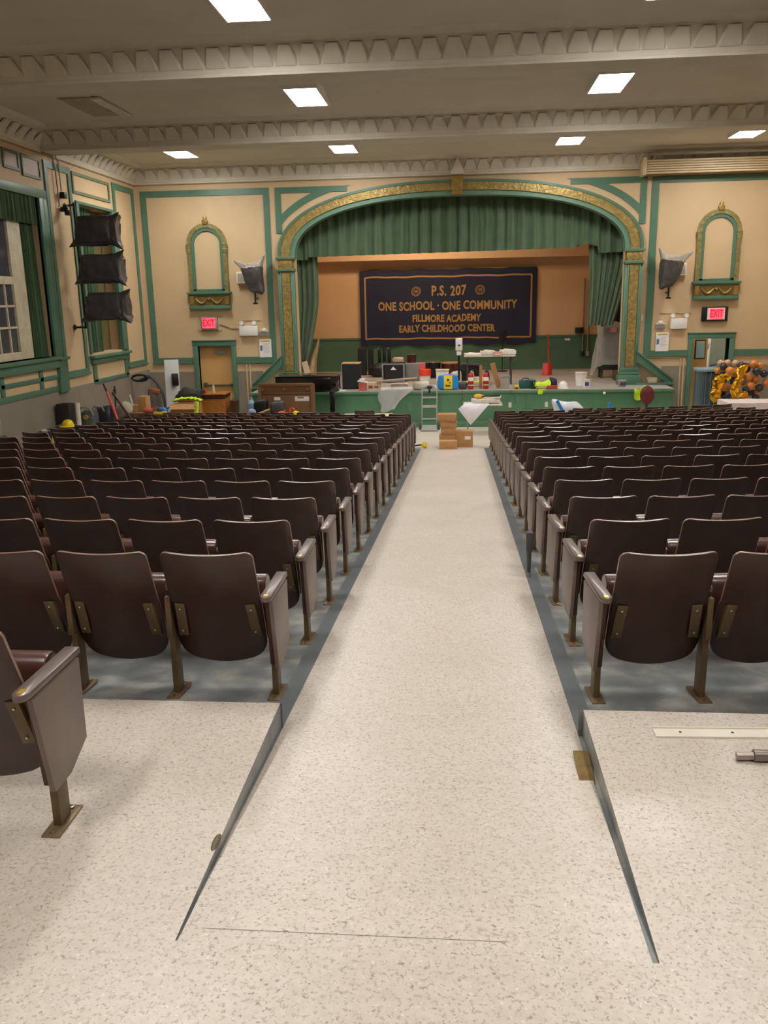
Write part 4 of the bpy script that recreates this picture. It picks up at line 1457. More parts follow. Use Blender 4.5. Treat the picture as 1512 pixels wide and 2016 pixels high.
# projection screen case, top right
t = thing('screen_case', 'tan slatted roll-up screen case along the top right of the front wall', 'screen case', (4.18, DW - 0.02, 4.51))
q = M()
for i in range(6):
    q.box(0.08, XR - 4.2, -0.40 + i * 0.004, -0.34, 0.005 + 0.052 * i, 0.005 + 0.052 * i + 0.040)
q.build('slats', SCREENCASE, t, bevel=0.006)
M().box(0.08, XR - 4.2, -0.36, 0.0, 0.0, 0.31).build('back_board', mat('brown_shade', '#8d7a58', 0.6), t)
M().box(0, 0.09, -0.42, 0, -0.02, 0.36).build('end_cap', SCREENCASE, t, bevel=0.01)
q = M().tube([(4.3, DW - 0.5, 4.93), (XR - 0.02, DW - 0.5, 4.93)], 0.035)
o = q.build('cable_conduit', mat('grey_conduit', '#8d8674', 0.5))
tag(o, 'grey horizontal pipe running above the slatted case, top right', 'pipe')
q = M().box(-0.02, 0.02, -0.03, 0, -0.08, 0.08)
solo('light_switch', q, WHITE, 'small white switch on the right arch column side', 'switch', (4.42, DW, 1.28))
q = M().tube([(5.40, DW - 0.02, -1.15), (5.40, DW - 0.02, 0.28), (5.30, DW - 0.02, 0.33), (4.5, DW - 0.02, 0.33)], 0.02).tube([(5.48, DW - 0.02, -1.15), (5.48, DW - 0.02, 0.30)], 0.02)
o = q.build('wall_conduit', TAN)
tag(o, 'pair of tan conduits rising beside the right door', 'pipe')
q = M().tube([(-5.42, DW - 0.02, -1.15), (-5.42, DW - 0.02, 0.30)], 0.02).tube([(-5.33, DW - 0.02, -1.15), (-5.33, DW - 0.02, 0.30), (-4.9, DW - 0.02, 0.30)], 0.02)
o = q.build('wall_conduit', TAN)
tag(o, 'pair of tan conduits rising beside the left door', 'pipe')
for x, z, lab in ((1.21, -0.665, 'white outlet plate on the green stage front under the fire extinguishers'), (2.07, -0.66, 'white outlet plate on the green stage front below the white hard hat')):
    q = M().box(-0.035, 0.035, -0.015, 0, -0.06, 0.06)
    o = solo('outlet_plate', q, OFFWHITE, lab, 'outlet', (x, YST, z), bevel=0.004)
q = M().sphere((0, -0.02, 0), 0.035)
solo('round_knob', q, OFFWHITE, 'small white knob on the green stage front near its right end', 'knob', (3.40, YST - 0.045, -0.40))
solo('access_panel', M().box(-0.065, 0.065, -0.02, 0, -0.10, 0.10), GREEN_APRON, 'small green access plate on the stage front beside the hand truck', 'plate', (-1.20, YST - 0.001, -0.70), bevel=0.004)

# ------------------------------------------------------------------ boxes and tools in the aisle


def carton(name, sx, sy, sz, label, loc, rz=0.0, group=None, sticker=False, seam=True, cat='box'):
    """closed cardboard carton with flaps, tape and a hand hole"""
    t = thing(name, label, cat, loc, rz, group)
    M().box(-sx / 2, sx / 2, -sy / 2, sy / 2, 0, sz - 0.004).build('carton', CARD, t, bevel=0.004)
    M().box(-sx / 2, sx / 2, -sy / 2, -0.002, sz - 0.004, sz).box(-sx / 2, sx / 2, 0.002, sy / 2, sz - 0.004, sz).build('lid_flaps', CARD, t)
    M().box(-sx / 2 - 0.001, sx / 2 + 0.001, -0.025, 0.025, sz, sz + 0.001).box(-sx / 2 - 0.001, -sx / 2, -0.025, 0.025, sz * 0.6, sz).build('tape', TAPE, t)
    if sticker:
        M().box(sx * 0.05, sx * 0.38, -sy / 2 - 0.001, -sy / 2, sz * 0.52, sz * 0.72).build('sticker', PAPER, t)
    if seam:
        M().box(-sx * 0.14, sx * 0.14, -sy / 2 - 0.0008, -sy / 2, sz * 0.20, sz * 0.26).build('print_mark', CARD_D, t)
    return t


zf = fz(16.95)
carton('cardboard_box', 0.35, 0.26, 0.165, 'low cardboard box on the aisle floor in front of the carton stack', (-0.215, 16.80, fz(16.80) - 0.004), 0.02, 'cartons in the aisle')
z0 = fz(17.2) - 0.004
hs = [(0.32, 0.30, 0.265, -0.235, 'lowest'), (0.29, 0.28, 0.135, -0.215, 'second from bottom'), (0.325, 0.28, 0.13, -0.205, 'third from bottom'), (0.375, 0.30, 0.145, -0.24, 'topmost')]
zz = z0
for sx, sy, sz, x, nm in hs:
    carton('cardboard_box', sx, sy, sz, '%s cardboard box of the stack standing at the aisle end' % nm, (x, 17.22, zz), random.uniform(-0.04, 0.04), 'cartons in the aisle')
    zz += sz + 0.001
carton('cardboard_box', 0.35, 0.30, 0.335, 'cardboard box with white sticker standing right of the carton stack', (0.105, 17.25, fz(17.25) - 0.004), -0.03, 'cartons in the aisle', True)
q = M().sphere((0, 0, 0.085), 0.085, s=(0.8, 0.8, 1)).cyl((0, 0, 0.0), (0, 0, 0.03), 0.04)
solo('red_bag', q, PINKRED, 'small pink red bundle behind the carton stack', 'bundle', (0.03, 17.62, fz(17.62)))
t = thing('rubber_mallet', 'yellow ended tool lying on the aisle floor beside the left seats', 'tool', (-0.70, 17.02, fz(17.02) + 0.06))
M().cyl((0, -0.05, 0), (0, 0.06, 0), 0.058, n=16).sphere((0, -0.05, 0), 0.056).build('head', YELLOW, t)
M().cyl((-0.05, 0, 0), (-0.30, 0.03, -0.035), 0.017, n=10).build('handle', BLACK, t)
q = M().box(-0.13, 0.10, -0.02, 0.02, 0, 0.03)
solo('paper_scrap', q, PAPER, 'white scrap lying under the yellow ended tool', 'scrap', (-0.83, 16.93, fz(16.93)))

# ------------------------------------------------------------------ in front of the stage
t = thing('hand_truck', 'aluminium hand truck leaning against the green stage front', 'hand truck', (-0.70, 20.05, ZF), 0.0)


def ht(x, z):
    return (x, 0.05 + 0.26 * z / 1.0 * 0.9, z)


fr = M()
for sx in (-1, 1):
    fr.tube([ht(sx * 0.175, 0.08), ht(sx * 0.175, 0.95), ht(sx * 0.13, 1.02), ht(0, 1.04)], 0.016, n=8)
fr.build('frame', ALU, t)
for z in (0.26, 0.53, 0.56, 0.75, 0.93):
    M().bar(ht(-0.17, z), ht(0.17, z), 0.018, 0.035).build('crossbar', ALU, t)
M().box(-0.2, 0.2, -0.18, 0.06, 0.015, 0.025).box(-0.2, 0.2, 0.05, 0.065, 0.02, 0.12).build('toe_plate', ALU, t)
for sx in (-1, 1):
    wv = M().cyl((sx * 0.185, 0.12, 0.115), (sx * 0.245, 0.12, 0.115), 0.115, n=24).build('wheel', DGREY, t, bevel=0.012)
    M().cyl((sx * 0.183, 0.12, 0.115), (sx * 0.25, 0.12, 0.115), 0.05, n=16).build('hub', GREY, wv)
M().bar(ht(-0.06, 0.98), ht(0.06, 0.98), 0.05, 0.06).bar(ht(0, 0.85), ht(0, 0.98), 0.05, 0.05).build('grip', BLACK, t, bevel=0.008)

t = thing('folding_table', 'small folding table with drooping white drawings before the stage', 'table', (0.42, 19.55, ZF))
M().box(-0.30, 0.55, -0.30, 0.30, 0.66, 0.69).build('tabletop', mat('pale_table_top', '#cfc7b4', 0.5), t, bevel=0.006)
for x, y in ((-0.22, -0.2), (0.42, -0.2), (-0.22, 0.22), (0.42, 0.22)):
    M().cyl((x, y, 0), (x, y, 0.66), 0.013, n=8).build('leg', GREY, t)


def sheetfn(u, v):
    x = -0.42 + 0.95 * u
    y = -0.45 + 0.75 * v
    z = 0.70 + 0.012 * math.sin(7 * x + 3 * y)
    if y < -0.31:
        z -= (-0.31 - y) * 2.2 * (1 - 0.9 * u)
        y = -0.31 - (-0.31 - y) * 0.25
    if x < -0.31:
        z -= (-0.31 - x) * 1.1
        x = -0.31 - (-0.31 - x) * 0.4
    return (x, y, z)


q = M().add([(-0.32, -0.31, 0.705), (0.25, -0.33, 0.705), (0.25, 0.1, 0.706), (-0.32, 0.1, 0.706), (-0.44, -0.33, 0.60), (-0.16, -0.36, 0.24), (-0.05, -0.35, 0.36)],
            [(0, 1, 2, 3), (0, 4, 5, 6, 1)])
o = q.build('drawing_sheet', mat('white_drawing_sheet', '#f0edf2', 0.6, var=0.04), loc=(0.42, 19.55, ZF))
o.modifiers.new('solid', 'SOLIDIFY').thickness = 0.003
tag(o, 'large white drawing sheet hanging off the small folding table', 'paper')
solo('paper_pile', M().obox((0, 0, 0.04), (0.62, 0.34, 0.08), (0, 0, 0.1)).obox((0.10, 0.03, 0.10), (0.50, 0.30, 0.03), (0.05, -0.08, -0.1)), [mat('creased_paper', '#d8d2c4', 0.7, var=0.12, vscale=9)], 'stack of creased plans on the small folding table', 'papers', (0.60, 19.55, ZF + 0.71), bevel=0.01)
solo('roll_bag', M().obox((0, 0, 0.015), (0.42, 0.06, 0.03), (0, 0, 0.12)), BLACK, 'black flat bar on the plans of the small folding table', 'bar', (0.72, 19.52, ZF + 0.84), bevel=0.008)
solo('glove', M().sphere((0, 0, 0.055), 0.10, s=(1, 0.7, 0.55)).sphere((0.09, 0.02, 0.05), 0.06, s=(1, 0.6, 0.6)), mat('yellow_glove', '#e8b648', 0.7, var=0.1), 'yellow glove on top of the plans before the stage', 'glove', (0.43, 19.5, ZF + 0.80))

# piano: curved case, lid, legs
t = thing('grand_piano', 'glossy black grand piano beside the stage, half behind the brown cabinet', 'piano', (-3.45, 19.7, ZF))
outl = [(-0.72, -0.45), (0.55, -0.45), (0.66, -0.38), (0.70, -0.25), (0.70, 0.1), (0.60, 0.28), (0.30, 0.38), (-0.1, 0.42), (-0.4, 0.55), (-0.72, 0.58)]
M().prism(outl, 1.00, 1.34, 'xy').build('case', GLOSSBLACK, t, bevel=0.015)
M().prism([(x * 1.02, y * 1.03) for x, y in outl], 1.345, 1.37, 'xy').build('lid', GLOSSBLACK, t, bevel=0.008)
for x, y in ((0.56, -0.30), (-0.60, -0.30), (-0.55, 0.40)):
    lg = M().prism([(x - 0.05, 0.08), (x + 0.05, 0.08), (x + 0.06, 1.0), (x - 0.06, 1.0)], y - 0.05, y + 0.05, 'xz').build('leg', GLOSSBLACK, t, bevel=0.008)
    M().cyl((x - 0.02, y, 0.04), (x + 0.02, y, 0.04), 0.04, n=14).box(x - 0.03, x + 0.03, y - 0.03, y + 0.03, 0.045, 0.08).build('caster', BRASS, lg)
M().box(-0.1, 0.0, -0.35, -0.27, 0.22, 1.0).box(-0.16, 0.06, -0.42, -0.30, 0.16, 0.22).build('pedal_lyre', GLOSSBLACK, t, bevel=0.008)
solo('flat_sheet', M().box(-0.27, 0.27, -0.10, 0.10, 0, 0.02), WHITE, 'white flat sheet on the stage edge beneath the piano', 'sheet', (-3.02, 20.68, ZS + 0.001), 0.02)

t = thing('brown_cabinet', 'large brown wooden cabinet with white labels at the left stage front', 'cabinet', (-3.85, 18.85, ZF))
M().box(-0.60, 0.60, -0.02, 0.34, 0.05, 1.21).build('carcass', BROWN_CAB, t, bevel=0.006)
q = M().box(-0.62, 0.62, -0.05, 0.0, 1.19, 1.26).box(-0.62, -0.55, -0.05, 0.0, 0.02, 1.19).box(0.55, 0.62, -0.05, 0.0, 0.02, 1.19).box(-0.55, 0.55, -0.045, 0.0, 1.02, 1.05)
q.build('frame', BROWN_CAB, t, bevel=0.006)
M().box(-0.58, 0.58, -0.035, -0.02, 1.05, 1.19).build('top_rail', mat('darker_brown_rail', '#6d4c2c', 0.5, var=0.1), t)
for x in (-0.52, -0.03, 0.50):
    M().cyl((x, -0.05, 1.12), (x, -0.075, 1.12), 0.035, n=14).build('knob', BROWN_CAB, t, bevel=0.004)
M().box(-0.27, -0.13, -0.024, -0.0205, 0.88, 0.95).build('label_small', PAPER, t)
lb = M().box(0.20, 0.52, -0.024, -0.0205, 0.86, 0.96).build('label_large', PAPER, t)
M().box(0.26, 0.40, -0.026, -0.0245, 0.92, 0.95).build('dark_print', BROWN_CAB, lb)
rr = random.Random(3)
pile = [('tool_bag', -4.35, 0.22, BLACK, 'dark tool bag left in the pile before the brown cabinet'), ('tool_bag', -3.98, 0.18, DGREY, 'grey tool bag right in the pile before the brown cabinet')]
for nm, x, h, mt, lab in pile:
    q = bag_mesh((0.34, 0.20, h + 0.10), x, [((0.5, 0, 1), 0.05, 6)], 0.45, 20, 14)
    solo(nm, q, mt, lab, 'bag', (x, 18.48, ZF + 0.62 + 0.40 * (h + 0.12)), angle=60)
solo('trestle_table', M().box(-0.70, 0.75, -0.22, 0.20, 0.58, 0.62).box(-0.68, -0.64, -0.2, -0.16, 0, 0.58).box(0.66, 0.70, -0.2, -0.16, 0, 0.58).box(-0.68, -0.64, 0.16, 0.2, 0, 0.58).box(0.66, 0.70, 0.16, 0.2, 0, 0.58), WOOD_DARK, 'low dark bench carrying the tools before the brown cabinet', 'bench', (-3.82, 18.42, ZF))
zt = ZF + 0.62
solo('cloth_hat', M().sphere((0, 0, 0.07), 0.09, s=(1, 1, 0.9)), mat('blue_grey_cloth', '#8fa0bb', 0.7), 'pale blue cloth cap at the left end of the tool bench', 'cap', (-4.50, 18.25, zt))
solo('wood_offcut', M().obox((0, 0, 0.02), (0.32, 0.05, 0.035), (0, -0.35, 0.2)), mat('pale_wood', '#c8a878', 0.6), 'pale wood offcut leaning on the tool bench', 'wood piece', (-4.25, 18.22, zt + 0.06), bevel=0.004)
solo('cable_coil', M().tube([(0.06 * math.cos(a / 10 * 2 * PI), 0, 0.07 + 0.06 * math.sin(a / 10 * 2 * PI)) for a in range(25)], 0.012), ORANGE_RED, 'orange cable coil standing before the brown cabinet', 'cable', (-3.62, 18.3, zt + 0.02))
solo('orange_tool', M().sphere((0, 0, 0.05), 0.055, s=(1.3, 0.8, 0.8)).cyl((0, 0, 0.04), (0.08, 0, 0.10), 0.02), mat('orange_plastic', '#e06a28', 0.5), 'small orange hand tool before the brown cabinet', 'tool', (-3.85, 18.25, zt))
solo('yellow_ribbon_roll', M().sphere((0, 0, 0.05), 0.06, s=(1.2, 0.9, 0.8)).obox((0.05, 0, 0.02), (0.18, 0.06, 0.02), (0, 0.2, 0.5)), YELLOW, 'bunched yellow tape before the brown cabinet', 'tape', (-3.52, 18.22, zt))
solo('pale_cloth', M().sphere((0, 0, 0.03), 0.07, s=(1.4, 0.8, 0.5)), OFFWHITE, 'crumpled pale rag left of the bunched yellow tape', 'rag', (-3.74, 18.2, zt))
solo('blue_case', M().box(-0.12, 0.12, -0.05, 0.05, 0, 0.06), mat('dark_blue_case', '#2f3a56', 0.5), 'flat dark blue case at the right end of the tool bench', 'case', (-3.28, 18.25, zt), bevel=0.01)
solo('water_jug', M().lathe([(0.08, 0), (0.09, 0.02), (0.09, 0.28), (0.03, 0.36), (0.03, 0.40)], n=16), mat('blue_translucent', '#8aa8b8', 0.3), 'pale blue water jug beside the left edge of the brown cabinet', 'jug', (-4.63, 18.78, ZF + 0.55))
solo('jug_stool', M().box(-0.12, 0.12, -0.12, 0.12, 0.50, 0.55).box(-0.11, -0.08, -0.11, -0.08, 0, 0.5).box(0.08, 0.11, -0.11, -0.08, 0, 0.5).box(-0.11, -0.08, 0.08, 0.11, 0, 0.5).box(0.08, 0.11, 0.08, 0.11, 0, 0.5), WOOD_DARK, 'small dark stool under the pale blue water jug', 'stool', (-4.63, 18.78, ZF))

# ------------------------------------------------------------------ things on the stage
t = thing('speaker_cabinet', 'black speaker cabinet with tan top at the left front of the stage', 'speaker', (-2.66, 21.1, ZS))
M().box(-0.215, 0.215, -0.02, 0.36, 0.02, 0.62).build('cabinet', BLACK, t, bevel=0.008)
M().box(-0.20, 0.20, -0.03, -0.02, 0.03, 0.60).build('grille_cloth', BLACK_CLOTH, t)
M().box(-0.225, 0.225, -0.03, 0.38, 0.62, 0.645).build('top_board', mat('tan_board', '#c9a46a', 0.5), t)
M().box(-0.235, -0.215, -0.02, 0.36, 0.0, 0.62).build('side_strip', GREY, t)
t = thing('guitar_amplifier', 'black amplifier box with grey metal edge on the left of the stage', 'amplifier', (-1.74, 22.75, ZS))
M().box(-0.29, 0.29, 0.0, 0.34, 0.02, 0.50).build('cabinet', BLACK, t, bevel=0.012)
M().box(-0.22, 0.22, -0.012, 0.0, 0.06, 0.44).build('grille_cloth', BLACK_CLOTH, t)
q = M()
frame(q, -0.30, 0.30, 0.02, 0.50, 0.035, 'xz', -0.02, 0.0)
q.build('metal_edge', GREY, t)
M().prism([(-0.07, 0.33), (0.09, 0.33), (0.0, 0.42)], -0.02, -0.013, 'xz').build('paper_flag', PAPER, t)
t = thing('grey_cabinet', 'grey equipment cabinet standing right of the black amplifier', 'cabinet', (-1.18, 23.1, ZS))
M().box(-0.27, 0.27, 0, 0.4, 0.0, 0.47).build('carcass', GREY, t, bevel=0.01)
M().box(-0.25, 0.10, -0.01, 0.0, 0.02, 0.44).build('door', mat('grey_door', '#85827c', 0.5), t)
M().box(0.10, 0.27, -0.012, 0, 0.33, 0.468).build('pink_tag', PINKRED, t)
t = thing('drum', 'small maroon drum standing on the grey equipment cabinet', 'drum', (-1.28, 23.3, ZS + 0.47))
M().cyl((0, 0, 0.01), (0, 0, 0.22), 0.125, n=24).build('shell', mat('maroon_shell', '#4c1a1a', 0.25, coat=0.3), t)
M().cyl((0, 0, 0.22), (0, 0, 0.235), 0.13, n=24).cyl((0, 0, 0.0), (0, 0, 0.012), 0.13, n=24).build('hoop', STEEL, t)
solo('beige_bag', bag_mesh((0.34, 0.22, 0.16), 3, [], 0.6, 18, 12), mat('beige_pink_cloth', '#b89c86', 0.8), 'beige cloth bundle on top of the black amplifier', 'bundle', (-1.62, 22.95, ZS + 0.575), angle=70)
for x, y, r, h, mt, lab in ((-0.74, 24.0, 0.22, 0.46, BLACK, 'black kettle drum behind the red lidded bucket'), (-0.25, 24.1, 0.245, 0.42, mat('brown_red_shell', '#4a2019', 0.3, coat=0.2), 'brown red drum with tan rim behind the white bin')):
    t = thing('drum', lab, 'drum', (x, y, ZS))
    M().lathe([(r * 0.5, 0.03), (r * 0.85, 0.10), (r, 0.22), (r, h - 0.03)], n=24).build('shell', mt, t)
    M().lathe([(r + 0.012, h - 0.035), (r + 0.012, h), (r * 0.2, h)], n=24).build('rim', mat('tan_rim', '#b08a58', 0.5) if x > -0.5 else STEEL, t)
    for a in range(3):
        M().cyl((r * math.cos(a * 2.1), r * math.sin(a * 2.1), 0.2), (r * 1.1 * math.cos(a * 2.1), r * 1.1 * math.sin(a * 2.1), 0.0), 0.012, n=6).build('leg', STEEL, t)
for i, (x, wd, h, mt, lab) in enumerate(((-2.83, 0.24, 0.78, mat('black_brown', '#1b1410', 0.5), 'tall black speaker column leftmost against the rear stage wall'), (-2.58, 0.15, 0.76, mat('black_brown2', '#18120f', 0.5), 'narrow black column second from left against the rear stage wall'))):
    t = thing('speaker_column', lab, 'speaker', (x, 25.2, ZS), 0.0)
    M().box(-wd / 2, wd / 2, -0.1, 0.1, 0, h).build('cabinet', mt, t, bevel=0.01)
    M().box(-wd / 2 + 0.02, wd / 2 - 0.02, -0.11, -0.1, 0.04, h - 0.04).build('grille_cloth', BLACK_CLOTH, t)
for i, x in enumerate((-2.33, -2.19, -2.05)):
    t = thing('music_stand', 'dark stacked music stand, %s from the left by the speaker columns' % ORD[i + 1], 'music stand', (x, 25.0, ZS))
    M().cyl((0, 0, 0.02), (0, 0, 0.80), 0.022, n=8).build('pole', mat('pinkish_grey_metal', '#9a8478', 0.4, metal=0.3) if i != 1 else BLACK, t)
    M().obox((0.03, -0.03, 0.52), (0.10, 0.02, 0.46), (0.05, 0, 0)).build('desk', BLACK, t, bevel=0.004)
    M().cyl((0, 0, 0), (0, 0, 0.02), 0.06, 0.05, n=14).build('base', BLACK, t)
q = bag_mesh((0.62, 0.35, 0.34), 11, [((0.3, 0, 1), 0.10, 5)], 0.55, 22, 14)
solo('equipment_case', q, BLACK, 'black lumpy equipment case at the foot of the music stands', 'case', (-2.28, 24.5, ZS + 0.17), angle=50)

t = thing('bucket', 'white bucket with bright red lid on the stage', 'bucket', (-0.88, 22.25, ZS))
M().lathe([(0.13, 0), (0.145, 0.22)], n=24).build('body', WHITE, t)
M().lathe([(0.158, 0.215), (0.158, 0.37), (0.15, 0.38), (0.01, 0.385)], n=24).build('lid', ORANGE_RED, t)
t = thing('white_bin', 'white plastic bin right of the red lidded bucket', 'bin', (-0.42, 21.75, ZS))
M().prism([(-0.14, 0), (0.14, 0), (0.16, 0.40), (-0.16, 0.40)], -0.12, 0.12, 'xz').build('body', WHITE, t, bevel=0.01)
M().box(-0.17, 0.17, -0.14, 0.14, 0.39, 0.41).build('rim', OFFWHITE, t)
solo('plastic_bag', bag_mesh((0.34, 0.26, 0.30), 21, [((0.4, 0, 1), 0.06, 5)], 0.6, 20, 14), mat('greyish_white_bag', '#c9c4bb', 0.4, var=0.15, bump=0.4, bscale=12), 'crumpled greyish plastic bag right of the white bin', 'bag', (-0.10, 21.85, ZS + 0.17), angle=60)
t = thing('tool_chest', 'blue plastic container with yellow front label at the stage edge', 'container', (-0.265, 20.82, ZS))
M().lathe([(0.20, 0.0), (0.26, 0.03), (0.27, 0.18), (0.23, 0.33), (0.10, 0.36)], n=28, sy=0.62).build('body', BLUE, t, bevel=0.0)
q = M().sheet(lambda u, v: (-0.10 + 0.20 * u, -0.178 + 0.03 * max(0, v - 0.55) / 0.45, 0.02 + 0.33 * v), 6, 8, t=(0, 0.03, 0))
lb = q.build('label_panel', YELLOW, t)
M().lathe([(0.03, 0), (0.03, 0.002), (0.018, 0.002), (0.018, 0)], n=16).build('print_ring', mat('dark_print_olive', '#6e6420', 0.6), lb)
lb.children[0].location = (0.0, -0.182, 0.245)
lb.children[0].rotation_euler = (PI / 2, 0, 0)
M().box(-0.06, 0.06, -0.181, -0.178, 0.09, 0.12).box(0.03, 0.06, -0.181, -0.178, 0.16, 0.19).build('print_bar', BLACK, lb)
for x, y, lab in ((0.28, 20.80, 'red fire extinguisher left of the pair on the stage edge'), (0.645, 20.85, 'red fire extinguisher right of the pair on the stage edge')):
    t = thing('fire_extinguisher', lab, 'fire extinguisher', (x, y, ZS), 0, 'fire extinguishers')
    M().lathe([(0.06, 0), (0.068, 0.012), (0.068, 0.33), (0.055, 0.37), (0.03, 0.39), (0.028, 0.41)], n=22).build('cylinder', RED, t)
    M().lathe([(0.0695, 0.20), (0.0695, 0.29)], n=22).build('label_band', PAPER, t)
    M().lathe([(0.0695, 0.09), (0.0695, 0.115)], n=22).build('small_label', OFFWHITE, t)
    v_ = M().cyl((0, 0, 0.41), (0, 0, 0.44), 0.018, n=10).bar((0, 0, 0.44), (0.07, 0, 0.465), 0.016, 0.012).bar((0, 0, 0.43), (0.07, 0, 0.425), 0.016, 0.010).build('valve_handle', BLACK if x > 0.4 else STEEL, t)
    M().tube([(0.0, -0.02, 0.42), (0.06, -0.04, 0.40), (0.075, -0.03, 0.30), (0.07, 0, 0.22)], 0.011).build('hose', BLACK if x > 0.4 else OFFWHITE, t)
for x, y, wd, h, lean, lab in ((0.52, 20.92, 0.07, 0.56, 0.0, 'narrow upright strip of cardboard between the fire extinguishers'), (0.88, 20.98, 0.12, 0.60, -0.28, 'leaning brown cardboard right of the fire extinguishers')):
    solo('cardboard_strip', M().obox((0, 0, h / 2), (wd, 0.05, h), (0, lean, 0)), CARD_D, lab, 'cardboard', (x, y, ZS + (0.015 if lean else 0)))
t = thing('sanitizer_stand', 'white sanitizer dispenser on a black pole stand on the stage', 'dispenser', (-0.005, 21.6, ZS))
M().cyl((0, 0, 0), (0, 0, 0.02), 0.16, n=24).build('base', BLACK, t)
M().cyl((0, 0, 0.02), (0, 0, 1.0), 0.028, n=10).build('pole', BLACK, t)
M().box(-0.085, 0.085, -0.09, 0.02, 0.88, 1.18).box(-0.06, 0.06, -0.07, 0.02, 0.76, 0.88).build('dispenser', WHITE, t, bevel=0.02)
M().box(-0.03, 0.03, -0.095, -0.09, 0.99, 1.03).build('sensor_window', DGREY, t)
t = thing('work_table', 'tall grey table with papers on the stage behind the extinguishers', 'table', (0.76, 22.1, ZS))
M().box(-0.64, 0.64, -0.30, 0.30, 0.70, 0.735).build('tabletop', OFFWHITE, t, bevel=0.006)
for x, y in ((-0.55, -0.24), (0.55, -0.24), (-0.55, 0.24), (0.55, 0.24)):
    M().cyl((x, y, 0), (x, y, 0.70), 0.018, n=8).build('leg', DGREY, t)
for x, w_, h_, mt, lab in ((0.34, 0.40, 0.05, PAPER, 'loose white papers at the left end of the tall stage table'), (0.72, 0.34, 0.11, mat('grey_white_papers', '#d5d0ca', 0.7, var=0.1), 'heap of white papers at the middle of the tall stage table'), (1.22, 0.36, 0.13, mat('white_files', '#dedbd6', 0.6), 'stack of white files at the right end of the tall stage table')):
    solo('paper_stack', M().obox((0, 0, h_ / 2), (w_, 0.34, h_ * 0.8), (0, 0, 0.15)).obox((0.03, 0, h_ * 0.9), (w_ * 0.7, 0.28, h_ * 0.25), (0, 0.08, -0.2)), mt, lab, 'papers', (x, 22.05, ZS + 0.736), bevel=0.006)
solo('pink_paper', M().obox((0, 0, 0.03), (0.22, 0.14, 0.05), (0, -0.03, 0.1)), mat('pink_paper_mat', '#e2a49c', 0.7), 'pink papers left of the white files on the tall stage table', 'papers', (0.965, 21.78, ZS + 0.86 - 0.05 - 0.035))
t = thing('equipment_box', 'black equipment case behind the left fire extinguisher', 'case', (0.30, 22.9, ZS))
M().box(-0.30, 0.30, 0, 0.35, 0.0, 0.40).build('body', BLACK, t, bevel=0.012)
M().obox((0.05, 0.1, 0.43), (0.55, 0.3, 0.05), (0, 0.08, 0)).build('lid', DGREY, t, bevel=0.006)
solo('yellow_bench', M().box(-0.38, 0.38, -0.12, 0.12, 0.10, 0.14).box(-0.34, -0.30, -0.1, 0.1, 0, 0.10).box(0.30, 0.34, -0.1, 0.1, 0, 0.10), mat('dull_yellow', '#d8cf6a', 0.5), 'low dull yellow bench board behind the fire extinguishers', 'bench', (0.36, 21.35, ZS), bevel=0.006)
solo('black_bag', bag_mesh((0.24, 0.2, 0.19), 31, [], 0.6, 18, 12), DGREY, 'small dark bag between the blue container and left extinguisher', 'bag', (0.09, 20.85, ZS + 0.095), angle=60)
solo('white_drum_case', M().cyl((0, 0, 0), (0, 0, 0.2), 0.17, n=24), OFFWHITE, 'pale round tub behind the two fire extinguishers', 'tub', (0.52, 21.85, ZS), bevel=0.01)
t = thing('clear_bin', 'clear plastic bin with tools right of the leaning cardboard', 'bin', (1.10, 20.95, ZS))
M().prism([(-0.10, 0), (0.10, 0), (0.12, 0.28), (-0.12, 0.28)], -0.1, 0.1, 'xz').build('body', mat('cloudy_plastic', '#b9b3a8', 0.3, alpha=0.75), t, bevel=0.01)
M().box(-0.125, 0.125, -0.11, 0.11, 0.275, 0.30).build('rim', GREY, t)
solo('yellow_tape_measure', M().cyl((0, -0.03, 0.055), (0, 0.03, 0.055), 0.055, n=18).box(-0.055, 0.055, -0.03, 0.03, 0, 0.05), YELLOW, 'yellow tape measure at the stage edge beside the teal bag', 'tape measure', (1.37, 20.72, ZS), bevel=0.004)
t = thing('tool_bag', 'open teal tool bag on the stage edge', 'bag', (1.60, 20.9, ZS))
M().prism([(-0.15, 0), (0.13, 0), (0.15, 0.18), (-0.16, 0.20)], -0.09, 0.09, 'xz').build('body', TEAL, t, bevel=0.02)
M().tube([(-0.12, 0, 0.19), (-0.05, 0, 0.24), (0.05, 0, 0.24), (0.12, 0, 0.18)], 0.012).build('handle', BLACK, t)
t = thing('cordless_drill', 'teal and black cordless drill beside the teal tool bag', 'drill', (1.76, 20.74, ZS))
M().cyl((-0.10, 0, 0.20), (0.06, 0, 0.19), 0.035, n=14).build('motor_body', TEAL, t)
M().bar((0, 0, 0.05), (-0.02, 0, 0.18), 0.035, 0.045).build('grip', BLACK, t)
M().box(-0.05, 0.06, -0.04, 0.04, 0, 0.055).build('battery', BLACK, t, bevel=0.008)
M().cyl((-0.10, 0, 0.20), (-0.17, 0, 0.205), 0.018, n=10).build('chuck', DGREY, t)
q = M().sheet(lambda u, v: (-0.17 + 0.36 * u + 0.02 * math.sin(8 * v), -0.05 + 0.20 * v - (0.05 if v < 0.3 else 0), 0.02 + 0.17 * math.sin(PI * min(1, 0.15 + v)) * (0.6 + 0.5 * abs(nz(u * 4, v * 4, 2))) + 0.09 * u * v), 18, 14, t=(0, 0, 0.012))
solo('safety_vest', q, LIME, 'lime hi vis vest heaped on the stage edge beside the teal bag', 'vest', (1.97, 20.75, ZS), angle=70)
q = M().sheet(lambda u, v: (-0.07 + 0.15 * u * (1 - 0.3 * v), -0.012 - 0.02 * math.sin(PI * u), 0.03 - 0.13 * v), 8, 8, t=(0, 0.01, 0))
